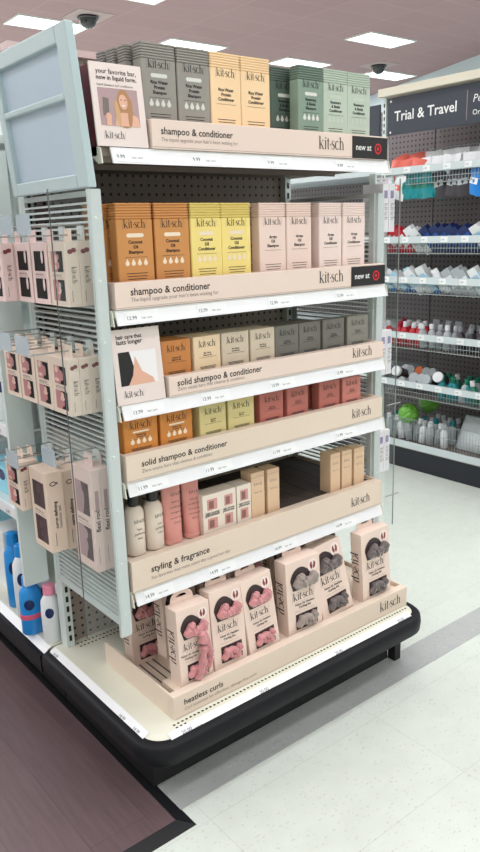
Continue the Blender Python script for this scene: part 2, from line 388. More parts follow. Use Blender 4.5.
# leaning light-box header over the left panel
Mh = mat('header_frame', s(184, 202, 205), .35, var=.02); Mhp = mat('header_face', s(182, 198, 212), .5, var=.03, vscale=4)
Sh = Matrix.Identity(4); Sh[0][2] = -.085; Sh[0][3] = .085*1.5; 
b = MB(); ya, yb, za, zb, xa, xb = 1.498, 1.90, 1.5, 1.82, .799, .819
for q in ((ya, ya+.05, za, zb), (yb-.03, yb, za, zb), (ya+.05, yb-.03, za, za+.03), (ya+.05, yb-.03, zb-.035, zb), (ya+.05, yb-.03, 1.678, 1.692)):
    b.box(xa, xb, q[0], q[1], q[2], q[3], Mh, Sh)
hd = gb(b, 'header_panel', bevel=.003)
MB().box(xa+.013, xb-.003, ya+.05, yb-.03, za+.03, zb-.035, Mhp, Sh).build('face_panel', hd)
# shelves
SH = [(1.550, 'top'), (1.2005, 'second'), (.979, 'third'), (.7905, 'fourth'), (.503, 'fifth')]
M_price = ['9.99', '12.99', '13.99', '11.99', '14.99']
for i, (zb_, nm) in enumerate(SH):
    b = MB(); zt = zb_+.034
    b.box(.8335, 1.7665, 1.515, 1.944, zt-.018, zt, M_cream if i else M_taupe)  # top shelf in taupe: the shade of its underside put into the colour
    # end brackets and front C lip
    for xa in (.8335, 1.764):
        b.raw([(xa, 1.508, zt), (xa, 1.500, zt-.004), (xa, 1.494, zb_-.001), (xa, 1.512, zb_-.001), (xa, 1.532, zt-.022), (xa, 1.93, zt-.022), (xa, 1.93, zt),
               (xa+.0025, 1.508, zt), (xa+.0025, 1.500, zt-.004), (xa+.0025, 1.494, zb_-.001), (xa+.0025, 1.512, zb_-.001), (xa+.0025, 1.532, zt-.022), (xa+.0025, 1.93, zt-.022), (xa+.0025, 1.93, zt)],
              [tuple(range(6, -1, -1)), tuple(range(7, 14))]+[(k, (k+1) % 7, (k+1) % 7+7, k+7) for k in range(7)], M_cream)
    sh = gb(b, 'shelf')
    if i == 0:
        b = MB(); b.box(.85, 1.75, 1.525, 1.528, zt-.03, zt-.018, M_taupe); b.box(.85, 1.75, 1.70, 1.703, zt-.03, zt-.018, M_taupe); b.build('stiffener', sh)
    b = MB(); b.raw([(.845 if i else .862, 1.507, zt), (1.7665, 1.507, zt), (1.7665, 1.495, zb_), (.845 if i else .862, 1.495, zb_), (.845 if i else .862, 1.512, zt-.001), (1.7665, 1.512, zt-.001), (1.7665, 1.500, zb_), (.845 if i else .862, 1.500, zb_)],
          [(0, 3, 2, 1), (4, 5, 6, 7), (0, 1, 5, 4), (3, 7, 6, 2), (0, 4, 7, 3), (1, 2, 6, 5)], M_strip)
    rl = b.build('price_rail', sh)
    dn = V((0, .012, .034)).normalized()
    for xx in (.868, 1.07, 1.30, 1.55):
        b = MB(); f = lambda h: V((xx, 1.495+.012*h/.034-.0009, zb_+h))
        b.raw([f(.004), f(.004)+V((.09, 0, 0)), f(.03)+V((.09, 0, 0)), f(.03)], [(0, 1, 2, 3)], M_tag)
        g = f(.011)+V((.004, -.0006, 0)); b.text(M_price[i], g, X, dn, .0125, M_tagi, bold=.01); b.text('hair care', g+V((.038, 0, 0)), X, dn, .008, M_tagi)
        b.box(g.x, g.x+.05, g.y-.0002, g.y, g.z-.006, g.z-.0048, M_tagi)
        b.build('price_tag', sh)
# clear acrylic fins at the two front edges
b = MB(); b.box(.703, .799, 1.494, 1.4965, .47, 1.495, M_clear); b.box(.7018, .7032, 1.4935, 1.497, .47, 1.495, M_dwire); gb(b, 'acrylic_fin')
b = MB(); b.box(1.7705, 1.812, 1.494, 1.4965, .455, 1.535, M_clear); b.box(1.8112, 1.8125, 1.4935, 1.497, .455, 1.535, M_wire); gb(b, 'acrylic_fin')
b = MB(); b.box(1.7705, 1.832, 1.490, 1.4935, .862, .8645, M_wire); b.box(1.7705, 1.832, 1.490, 1.4935, .56, .5625, M_wire); gb(b, 'fin_clip')

# ------------------------------------------------------------------ branded trays
def bullseye(b, c, r, u=X, v=Z):
    c = V(c); u = V(u); v = V(v); n = 24
    ring = lambda rr_, e: [c+e+u*rr_*math.cos(2*math.pi*k/n)+v*rr_*math.sin(2*math.pi*k/n) for k in range(n)]
    nrm = u.cross(v)*.0001
    for ra, rb in ((r, r*.68),):
        A = ring(ra, nrm); B = ring(rb, nrm); b.raw(A+B, [(k, (k+1) % n, n+(k+1) % n, n+k) for k in range(n)], M_red)
    b.poly(ring(r*.34, nrm), M_red)
def tray(xa, xb, yf, yk, z, h, title, sub, tx, tw, label, m=M_tray, newat=False, lgx=1.62, lgw=.085, sub_w=.25, low=False, dark=None):
    t = thing('display_tray', label, 'display tray', ((xa+xb)/2, (yf+yk)/2, z), 0, 'branded cardboard shelf trays'); L = V((-(xa+xb)/2, -(yf+yk)/2, -z))
    b = MB(); b.box(xa, xb, yf, yf+.026, z, z+h, m); o = b.build('front_wall', t, L, bevel=.0012)
    zf = z+.004 if low else z+h-.010
    b = MB(); b.box(xa, xb, yf+.026, yk, z, zf, m); b.build('tray_floor', t, L)
    if low:
        MB().box(xa+.03, xb-.008, yf+.026, yf+.10, zf, z+h-.012, m).build('riser', t, L)
        MB().box(xa+.12, xb-.008, yf+.10, yf+.27, zf, z+h-.012, m).build('riser', t, L)
    for q in ((xa, xa+.006), (xb-.006, xb)):
        b = MB(); b.box(q[0], q[1], yf+.026, yk, zf, z+h, m); b.build('side_wall', t, L)
    b = MB(); e = yf-.0006
    b.logo((lgx, e, z+h*.32), X, Z, lgw, M_ink); b.build('logo', t, L)
    b = MB(); b.text(title, (tx, e, z+h*.5), X, Z, 1, M_inkb, bold=.012, width=tw)
    b.text(sub, (tx, e, z+h*.26), X, Z, 1, M_inkl, width=sub_w); b.build('lettering', t, L)
    b = MB(); b.box(xa+.002, xb-.002, yf-.0004, yf, z+.003, z+.0038, M_inkl); b.build('fold_line', t, L)
    if newat:
        xn = xb-.145; b = MB(); b.box(xn, xb-.002, yf-.002, yf-.0002, z+.001, z+h-.004, M_inkb); n = b.build('store_label', t, L)
        b = MB(); b.text('new at', (xn+.013, yf-.0026, z+h*.36), X, Z, 1, M_inkw, bold=.012, width=.062)
        bullseye(b, (xb-.042, yf-.0026, z+h*.45), .0145); b.build('lettering', n)
    # wire glide tracks on the tray floor
    if dark: MB().box(dark[0], dark[1], yf+.05, yk-.02, zf, zf+.0012, mat('dark_floor_brown', s(70, 58, 54), .6)).build('dark_floor_sheet', t, L)  # dark sheet added to stand for a low, dark tray floor
    k = xa+.04
    while k < (xa+.11 if low else xb-.03):
        MB().box(k, k+.003, yf+(.115 if low else .05), yk-.02, zf, zf+.0022, M_dwire).build('glide_track', t, L); k += .0225 if low else .06
    return t
tray(.966, 1.757, 1.5, 1.93, 1.585, .062, 'shampoo & conditioner', "The liquid upgrade your hair's been waiting for", .99, .205, "pink cardboard tray on the top shelf, front printed shampoo & conditioner", newat=True, lgx=1.484, lgw=.096, sub_w=.22)
tray(.845, 1.757, 1.5, 1.93, 1.236, .06, 'shampoo & conditioner', "The liquid upgrade your hair's been waiting for", .885, .225, 'pink cardboard tray on the second shelf under the orange, yellow and pink cartons', newat=True, lgx=1.484, lgw=.096, sub_w=.25)
tray(.976, 1.757, 1.5, 1.93, 1.014, .05, 'solid shampoo & conditioner', 'Zero waste bars that cleanse & condition', 1.0, .27, 'pink cardboard tray on the third shelf, printed solid shampoo & conditioner', sub_w=.21)
tray(.843, 1.757, 1.5, 1.93, .8255, .066, 'solid shampoo & conditioner', 'Zero waste bars that cleanse & condition', .885, .26, 'cream cardboard tray on the fourth shelf holding the small square boxes', m=M_tray2, sub_w=.21)
tray(.838, 1.760, 1.5, 1.93, .538, .082, 'styling & fragrance', 'Fan favorites that make every day a good hair day', .893, .182, 'cream cardboard tray on the fifth shelf, printed styling & fragrance', m=M_tray2, sub_w=.25, dark=(1.30, 1.75))
tray(.883, 1.797, 1.416, 1.77, .2, .066, 'heatless curls', 'Curl essentials for effortless, damage free curls', .915, .125, 'large cream cardboard tray on the base, printed heatless curls', m=M_tray2, lgx=1.665, lgw=.10, sub_w=.24, low=True, dark=None)

# ------------------------------------------------------------------ photo signs
skin = mat('print_skin', s(226, 176, 152), .6); hair = mat('print_hair', s(178, 132, 92), .6); hair2 = mat('print_hair_light', s(206, 166, 120), .6)
bg = mat('print_mauve', s(178, 150, 152), .6); bg2 = mat('print_white', s(238, 236, 236), .6)
def ell(b, cx, cz, rx, rz, y, m, n=20, tilt=0):
    P = []
    for k in range(n):
        a = 2*math.pi*k/n; u = rx*math.cos(a); w = rz*math.sin(a); P.append((cx+u*math.cos(tilt)-w*math.sin(tilt), y, cz+u*math.sin(tilt)+w*math.cos(tilt)))
    b.poly(P, m)
def sign(xa, z, w, h, lean, label, lines, kind):
    t = thing('photo_sign', label, 'sign', (xa, 1.505, z), 0); t.rotation_euler = (-lean, 0, 0)
    MB().box(0, w, 0, .004, 0, h, mat('sign_board', s(232, 218, 212), .5)).build('board', t)
    b = MB(); b.logo((.018, -.0005, .016), X, Z, w*.42, M_ink, True)
    zz = h-.022
    for k, (tx, bd) in enumerate(lines): b.text(tx, (.014, -.0005, zz-k*.0125), X, Z, 1, M_ink, bold=bd, width=w*((.78 if k < 2 else .7) if kind == 0 else .52))
    b.build('lettering', t)
    b = MB(); px0, px1, pz0, pz1 = .014, w-.016, h*.25, h*.70
    if kind == 0:
        b.box(px0, px1, -.0006, 0, pz0, pz1, bg); cx = (px0+px1)/2+.012
        ell(b, cx, pz0+.046, .017, .030, -.0008, hair); ell(b, cx+.001, pz0+.022, .022, .026, -.0009, hair)
        b.poly([(cx-.026, -.001, pz0), (px1, -.001, pz0), (px1-.004, -.001, pz0+.02), (cx+.012, -.001, pz0+.028), (cx-.008, -.001, pz0+.028), (cx-.022, -.001, pz0+.02)], skin)
        ell(b, cx-.001, pz0+.05, .0105, .0155, -.0011, skin, tilt=.1); ell(b, cx-.001, pz0+.0425, .0042, .0014, -.0013, M_inkw)
        for e in (-.005, .005): ell(b, cx-.001+e, pz0+.054, .0018, .001, -.0013, M_inkb)
        ell(b, cx-.017, pz0+.026, .006, .028, -.0012, hair2, tilt=.12); ell(b, cx+.014, pz0+.028, .006, .03, -.0012, hair, tilt=-.1)
        b.poly([(px0+.008, -.0012, pz0+.02), (px0+.022, -.0012, pz0+.018), (px0+.024, -.0012, pz0+.055), (px0+.01, -.0012, pz0+.057)], mat('print_carton', s(120, 112, 106), .6))
        ell(b, px0+.02, pz0+.018, .007, .008, -.0014, skin); b.poly([(px0+.014, -.0013, pz0), (px0+.026, -.0013, pz0), (px0+.026, -.0013, pz0+.016), (px0+.014, -.0013, pz0+.016)], skin)
    else:
        b.box(px0, px1, -.0006, 0, pz0, pz1, bg2); cx = px0+.05
        b.poly([(px0, -.0008, pz0), (px0+.03, -.0008, pz0), (px0+.042, -.0008, pz0+.03), (px0+.03, -.0008, pz1), (px0, -.0008, pz1)], M_inkb)
        b.poly([(px0+.02, -.001, pz0), (px1-.01, -.001, pz0), (px1-.014, -.001, pz0+.012), (px0+.06, -.001, pz0+.03), (px0+.044, -.001, pz1-.012), (px0+.034, -.001, pz0+.022)], skin)
    b.build('photo_print', t); return t
sign(.832, 1.5855, .127, .17, .10, 'photo sign of a smiling long-haired person, left end of the top shelf', [('your favorite bar,', .01), ('now in liquid form.', .02), ('liquid shampoo and conditioner', 0), ('that goes the extra mile', 0)], 0)
sign(.836, 1.0145, .132, .175, .10, 'photo sign with a hand and dark hair, left end of the third shelf', [('hair care that', .02), ('lasts longer', .02)], 1)
o = MB().box(-.045, .045, 0, .1, 0, .172, mat('dark_red_card', s(104, 12, 22), .5)).build('storage_box', loc=(.893, 1.545, 1.5855), bevel=.002)
tag(o, 'dark red box hidden behind the top shelf photo sign', 'box')

# ------------------------------------------------------------------ cartons
cart = {}
def carton(key, body, ink, lines, label, w=.092, d=.034, h=.171, badge=None, ridges=6, cat='shampoo carton', drops=True, name='shampoo_carton', dark_top=None):
    m = mat('carton_'+key, body, .55, var=.012, vscale=6)
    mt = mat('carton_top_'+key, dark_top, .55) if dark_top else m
    b = MB(); c = .002
    def ring(z, i):
        X_ = w/2-i; Y_ = d/2-i
        return [V(p) for p in ((-X_+c, -Y_, z), (X_-c, -Y_, z), (X_, -Y_+c, z), (X_, Y_-c, z), (X_-c, Y_, z), (-X_+c, Y_, z), (-X_, Y_-c, z), (-X_, -Y_+c, z))]
    rb = h*.80 if ridges else h
    b.loft([ring(0, 0), ring(rb-.0001, 0)], m)
    if ridges:
        st = (h-rb)/ridges; R = [ring(rb, 0)]
        for k in range(ridges):
            z = rb+k*st; R += [ring(z+.0001, .0022), ring(z+st*.25, .0022), ring(z+st*.38, 0), ring(z+st*.97, 0)]
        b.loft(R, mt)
    root = b.build(name); tag(root, label, cat)
    e = -d/2-.0005
    lb = MB(); lb.logo((0, e, h*.695), X, Z, w*.68, ink, True, 'c'); lb.build('logo', root)
    if badge:
        bb = MB(); bw = w*.24; zz = h*.605; r = h*.025; P = []
        for k in range(9): a = -math.pi/2+math.pi*k/8; P.append((bw-r+r*math.cos(a), e, zz+r*math.sin(a)))
        for k in range(9): a = math.pi/2+math.pi*k/8; P.append((-bw+r+r*math.cos(a), e, zz+r*math.sin(a)))
        bb.poly(P, badge); bb.build('badge', root)
    tb = MB(); zz = h*.505
    for k, l in enumerate(lines): tb.text(l, (0, e, zz-k*h*.062), X, Z, h*.058, ink, 'c', bold=.03)
    z2 = zz-len(lines)*h*.062+h*.015
    tb.box(-w*.32, w*.32, e, e+.0003, z2, z2+.0006, ink)
    for k in range(3): tb.box(-w*(.3-.02*k), w*(.3-.02*k), e, e+.0003, h*(.13-.035*k), h*(.13-.035*k)+.0014, ink)
    tb.build('lettering', root)
    if drops:
        db = MB(); zd = z2-h*.075
        for k in range(4):
            cx = (k-1.5)*w*.17; P = [(cx+.0055*math.sin(a), e, zd-.0055*math.cos(a)) for a in [math.radians(q) for q in range(-130, 131, 26)]]+[(cx, e, zd+.011)]
            db.poly(P, badge or M_inkw)
        db.build('drop_icon', root)
    cart[key] = root; root['used'] = 0
    return root
def put(key, x, y, z, label, group, rz=0., sc=None):
    r = cart[key]
    if not r['used']:
        r['used'] = 1; r.location = (x, y, z); r.rotation_euler = (0, 0, rz); r['label'] = label; r['group'] = group
        if sc: r.scale = sc
        return r
    c = dup(r, (x, y, z), (0, 0, rz), label, group, sc)
    return c
bp = mat('badge_pale', s(214, 216, 208), .5); bc = mat('badge_cream', s(240, 222, 196), .5)
carton('grey', s(150, 146, 138), M_inkb, ['Rice Water', 'Protein', 'Shampoo'], '', badge=bp)
carton('cream', s(244, 212, 168), M_ink, ['Rice Water', 'Protein', 'Conditioner'], '', drops=False)
carton('darkgreen', s(86, 104, 94), M_inkb, ['Rosemary', '& Biotin', 'Shampoo'], '', badge=bp)
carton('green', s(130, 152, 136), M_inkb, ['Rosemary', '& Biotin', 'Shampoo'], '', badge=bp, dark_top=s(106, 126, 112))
carton('sage', s(184, 198, 182), M_ink, ['Rosemary', '& Biotin', 'Conditioner'], '', badge=mat('badge_sage', s(190, 204, 188), .5))
g1 = 'tall cartons on the top shelf'
zt = 1.6395
lanes1 = [('grey', 1.013, 'grey shampoo carton', 'the left of the two front grey ones, beside the photo sign', 'grey'),
          ('grey', 1.109, 'grey shampoo carton', 'the right of the two front grey ones, beside the cream pair', 'grey'),
          ('cream', 1.203, 'cream conditioner carton', 'left of the front pair, beside the grey cartons', 'cream'),
          ('cream', 1.297, 'cream conditioner carton', 'right of the front pair, beside the dark green carton', 'cream'),
          ('green', 1.486, 'mid green shampoo carton', 'in front on the top shelf, left of the pale green pair', 'green'),
          ('sage', 1.579, 'pale green conditioner carton', 'left of the pale green front pair', 'sage'),
          ('sage', 1.671, 'pale green conditioner carton', 'at the right end of the top shelf', 'sage')]
for k, x, l, w, _ in lanes1:
    put(k, x, 1.548, zt, l+', '+w, g1, random.uniform(-.02, .02))
put('darkgreen', 1.438, 1.600, zt, 'dark green shampoo carton set back between the cream and green cartons', g1)
put('darkgreen', 1.446, 1.642, zt, 'dark green shampoo carton directly behind the set back dark green one', g1)
ord2 = ['second from the front', 'third from the front', 'fourth from the front']
for k in range(3): put('grey', 1.0, 1.592+k*.05, zt, 'grey shampoo carton in the leftmost top shelf file, %s' % ord2[k], g1, .03*k, (1, 1, 1.0+.012*k))
put('grey', 1.09, 1.86, zt, 'grey shampoo carton at the very back of the top shelf, left part', g1)
for k in range(1): put('grey', 1.105, 1.592, zt, 'grey shampoo carton behind the right front grey one', g1)
for k, x in (('cream', 1.206), ('cream', 1.302), ('green', 1.565), ('sage', 1.665)):
    put(k, x, 1.592, zt, '%s carton behind its front row twin near %s' % ({'cream': 'cream', 'green': 'mid green', 'sage': 'pale green'}[k], {1.206: 'the grey cartons', 1.302: 'the dark green one', 1.565: 'the middle of the green group', 1.665: 'the right end'}[x]), g1)
carton('orange', s(204, 142, 80), M_ink, ['Coconut', 'Oil', 'Shampoo'], '', badge=bc, h=.181, w=.096)
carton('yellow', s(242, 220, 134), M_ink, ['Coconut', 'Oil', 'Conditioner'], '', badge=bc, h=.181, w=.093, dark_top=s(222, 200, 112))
carton('pink', s(236, 212, 200), M_ink, ['Argan', 'Oil', 'Shampoo'], '', h=.181, w=.091, drops=False)
carton('blush', s(238, 218, 210), M_ink, ['Argan', 'Oil', 'Conditioner'], '', h=.181, w=.091, drops=False)
g2 = 'tall cartons on the second shelf'; zt = 1.2885
for k, x, l in (('orange', .925, 'orange shampoo carton, left of the front pair on the second shelf'), ('orange', 1.028, 'orange shampoo carton, right of the front pair, beside the yellow ones'),
                ('yellow', 1.128, 'yellow conditioner carton, left of the front yellow pair'), ('yellow', 1.222, 'yellow conditioner carton, right of the front yellow pair'),
                ('pink', 1.345, 'pale pink shampoo carton, first to the right of the yellow pair'), ('pink', 1.44, 'pale pink shampoo carton, second to the right of the yellow pair'),
                ('blush', 1.56, 'pale pink carton, left of the last pair on the second shelf'), ('blush', 1.656, 'pale pink carton at the right end of the second shelf')):
    put(k, x, 1.548, zt, l, g2, random.uniform(-.03, .02))
for k, xs, nm in (('orange', (.905, 1.02), 'orange'), ('yellow', (1.118, 1.215), 'yellow'), ('pink', (1.325, 1.43), 'pale pink'), ('blush', (1.545, 1.648), 'last pale pink')):
    for j, x in enumerate(xs):
        for q in range(2):
            put(k, x-.0*q, 1.592+q*.042, zt, '%s carton, second shelf, %s file of its pair, %s' % (nm, ('left', 'right')[j], ord2[q]), g2)
# small square boxes
def small(key, body, lines, badge=None, h=.09, w=.088):
    carton(key, body, M_ink, lines, '', w=w, d=.034, h=h, badge=badge, ridges=0, cat='soap box', drops=bool(badge), name='shampoo_bar_box')
small('brown', s(196, 128, 66), ['Coconut Oil', 'Shampoo Bar']); small('sand', s(228, 204, 168), ['Rice Water', 'Shampoo Bar']); small('stone', s(204, 190, 168), ['Rice Water', 'Conditioner'])
small('slate', s(110, 108, 100), ['Rosemary', 'Shampoo Bar']); small('slate2', s(134, 132, 122), ['Rosemary', 'Conditioner'])
small('amber', s(208, 134, 58), ['shampoo bar', 'Coconut Oil'], badge=bc, w=.097, h=.088); small('straw', s(214, 200, 140), ['Tea Tree', 'Mint bar'], h=.085)
small('brick', s(184, 108, 96), ['Castor Oil', 'Shampoo Bar'], h=.083, w=.086); small('brick2', s(202, 126, 114), ['Castor Oil', 'Shampoo Bar'], h=.081, w=.08)
g3 = 'small boxes on the third shelf'; zt = 1.0565
wd = {'brown': 'orange-brown', 'sand': 'sand coloured', 'stone': 'beige', 'slate': 'dark grey', 'slate2': 'mid grey', 'amber': 'amber orange', 'straw': 'straw yellow', 'brick': 'brick red', 'brick2': 'salmon red'}
l3 = [('brown', 1.022, 0), ('sand', 1.118, .05), ('stone', 1.212, -.04), ('stone', 1.304, .03), ('slate', 1.392, 0), ('slate', 1.482, .04), ('slate', 1.574, 0), ('slate2', 1.68, -.03)]
for i, (k, x, rz) in enumerate(l3):
    put(k, x, 1.548+random.uniform(0, .004), zt, '%s shampoo bar box, %s from left, front row of the third shelf' % (wd[k], 'first' if i == 0 else ORD[i]), g3, rz)
for i, (k, x, rz) in enumerate(l3[:6]):
    put(k, x-.008, 1.592, zt, '%s shampoo bar box, %s from left, second row of the third shelf' % (wd[k], 'first' if i == 0 else ORD[i]), g3)
g4 = 'small boxes on the fourth shelf'; zt = .884
l4 = [('amber', .907, 0), ('amber', 1.012, 0), ('straw', 1.126, .03), ('straw', 1.222, -.03), ('brick', 1.33, 0), ('brick', 1.428, .05), ('brick', 1.557, 0), ('brick2', 1.652, 0)]
for i, (k, x, rz) in enumerate(l4):
    put(k, x, 1.548, zt, '%s shampoo bar box, %s from left, front row of the fourth shelf' % (wd[k], 'first' if i == 0 else ORD[i]), g4, rz)
for i, (k, x, rz) in enumerate(l4[:7]):
    put(k, x-.012, 1.592, zt, '%s shampoo bar box, %s from left, second row of the fourth shelf' % (wd[k], 'first' if i == 0 else ORD[i]), g4)

# ------------------------------------------------------------------ styling shelf (fifth)
g5 = 'styling products on the fifth shelf'; zt = .6125
Mbot = mat('bottle_cream', s(226, 212, 196), .35, spec=.5); Mcap = mat('bottle_black_cap', s(22, 20, 22), .4); Mpk = mat('tube_pink', s(220, 150, 140), .35); Mpk2 = mat('tube_pink_band', s(232, 170, 158), .3)
t = thing('pump_bottle', 'cream bottle with a black cap at the left end of the fifth shelf', 'bottle', (.889, 1.562, zt), 0, g5)
MB().lathe([(.0215, 0), (.0255, .003), (.0255, .105), (.024, .117), (.017, .127), (.0125, .13)], (0, 0, 0), Mbot, 24).build('bottle_body', t, smooth=True)
MB().lathe([(.014, .13), (.0145, .131), (.0145, .168), (.0125, .170)], (0, 0, 0), Mcap, 20).build('cap', t, smooth=True)
b = MB()
for k, l in enumerate(['hair', 'perfume', 'mist']): b.text(l, (-.0, -.0262, .07-k*.012), X, Z, .009, M_ink, 'c')
b.logo((0, -.0262, .09), X, Z, .03, M_ink, False, 'c'); b.build('lettering', t)
dup(t, (.945, 1.562, zt), (0, 0, .15), 'cream bottle with a black cap, right of the two, next to the pink tubes', g5)
def pinktube():
    t = thing('styling_tube', 'taller pink tube beside the black capped bottles', 'tube', (1.0, 1.56, zt), 0, g5); R = []
    for k in range(12):
        f = k/11; z = .012+f*.19; wx = .026+.004*f; wy = .0225*(1-f)+.0035
        R.append([V((wx*math.cos(a)*1., wy*math.sin(a), z)) for a in [2*math.pi*q/20 for q in range(20)]])
    MB().loft(R, Mpk).build('tube_body', t, smooth=True)
    MB().lathe([(.026, 0), (.0265, .002), (.0265, .012), (.025, .013)], (0, 0, 0), Mpk2, 24).build('cap', t, smooth=True)
    b = MB(); b.logo((0, -.0245, .135), X, Z, .03, M_ink, False, 'c')
    for k in range(5): b.text(['leave in', 'conditioner', 'strengthen', 'and smooth', '150 ml'][k], (0, -.0262+.0012*(4-k), .115-k*.014), X, Z, .008, M_ink, 'c')
    b.build('lettering', t); return t
t = pinktube(); dup(t, (1.062, 1.562, zt), (0, 0, -.1), 'shorter looking pink tube next to the boxes with square windows', g5, (.9, .9, .93))
Mbx = mat('window_box', s(232, 220, 206), .55); Mwn = mat('window_pink', s(206, 150, 142), .4)
def winbox(x, w, label):
    t = thing('claw_clip_box', label, 'box', (x, 1.556, zt), 0, 'white boxes with two square windows')
    MB().box(-w/2, w/2, -.025, .025, 0, .112, Mbx).build('box_body', t, bevel=.001)
    for zz in (.014, .068):
        f = MB(); f.box(-w*.26, w*.26, -.0262, -.025, zz, zz+.03, Mwn); o = f.build('window', t)
        f = MB(); f.box(-w*.18, w*.06, -.0272, -.0262, zz+.004, zz+.025, mat('window_dark', s(140, 96, 92), .5)); f.build('printed_shape', o)
    b = MB()
    for k in range(2): b.text(['satin bonnet', 'pillowcase'][k], (0, -.0256, .057-k*.0065), X, Z, 1, M_ink, 'c', bold=.02, width=w*.75)
    b.build('lettering', t)
winbox(1.112, .062, 'white box with two square windows, left of three, beside the pink tube'); winbox(1.167, .052, 'white box with two square windows, middle of three'); winbox(1.222, .05, 'white box with two square windows, right of three')
Mtan = mat('tan_card', s(222, 190, 156), .5)
for x, w, h, l in ((1.275, .048, .135, 'tall tan box next to the windowed boxes on the fifth shelf'), (1.333, .045, .133, 'tall tan box ending the left group on the fifth shelf'),
                (1.585, .042, .125, 'tall tan box, left of three at the right of the fifth shelf'), (1.636, .044, .124, 'tall tan box, middle of three at the right of the fifth shelf'), (1.692, .046, .122, 'tall tan box, last at the right end of the fifth shelf')):
    b = MB(); b.box(-w/2, w/2, -.023, .023, 0, h, Mtan); o = b.build('serum_box', loc=(x, 1.557, zt), bevel=.001); tag(o, l, 'box', 'tall tan boxes on the fifth shelf')
    b = MB(); b.logo((0, -.0236, h*.72), X, Z, w*.6, M_inkl, False, 'c'); b.text('hair oil', (0, -.0236, h*.55), X, Z, w*.2, M_inkl, 'c'); b.build('lettering', o)
    MB().box(-w/2-.0003, w/2+.0003, -.0234, -.022, h*.9, h*.905, M_inkl).build('lid_seam', o)

# ------------------------------------------------------------------ heatless curl boxes
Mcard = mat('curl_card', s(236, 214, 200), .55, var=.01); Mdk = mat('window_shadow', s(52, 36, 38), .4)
sat = {'pink': mat('satin_pink', s(198, 130, 132), .35, spec=.5, sheen=.5, var=.18, vscale=40), 'charcoal': mat('satin_charcoal', s(98, 88, 86), .35, sheen=.4, var=.2, vscale=40), 'taupe': mat('satin_taupe', s(150, 136, 128), .35, sheen=.4, var=.12, vscale=40)}
Mmar = mat('maroon_ink', s(132, 58, 66), .6); Mpale = mat('pale_circle', s(244, 228, 218), .6)
def lump(b, pts, r, m, seed):
    rnd = random.Random(seed); P = []; W = []
    n = len(pts)
    for i in range(n-1):
        for k in range(4):
            f = k/4; p = V(pts[i]).lerp(V(pts[i+1]), f); P.append(p+V((rnd.uniform(-.002, .002), rnd.uniform(-.001, .001), rnd.uniform(-.002, .002)))); W.append(r*rnd.uniform(.72, 1.2))
    P.append(V(pts[-1])); W.append(r*.4); W[0] = r*.5
    b.tube(P, W, m, 9)
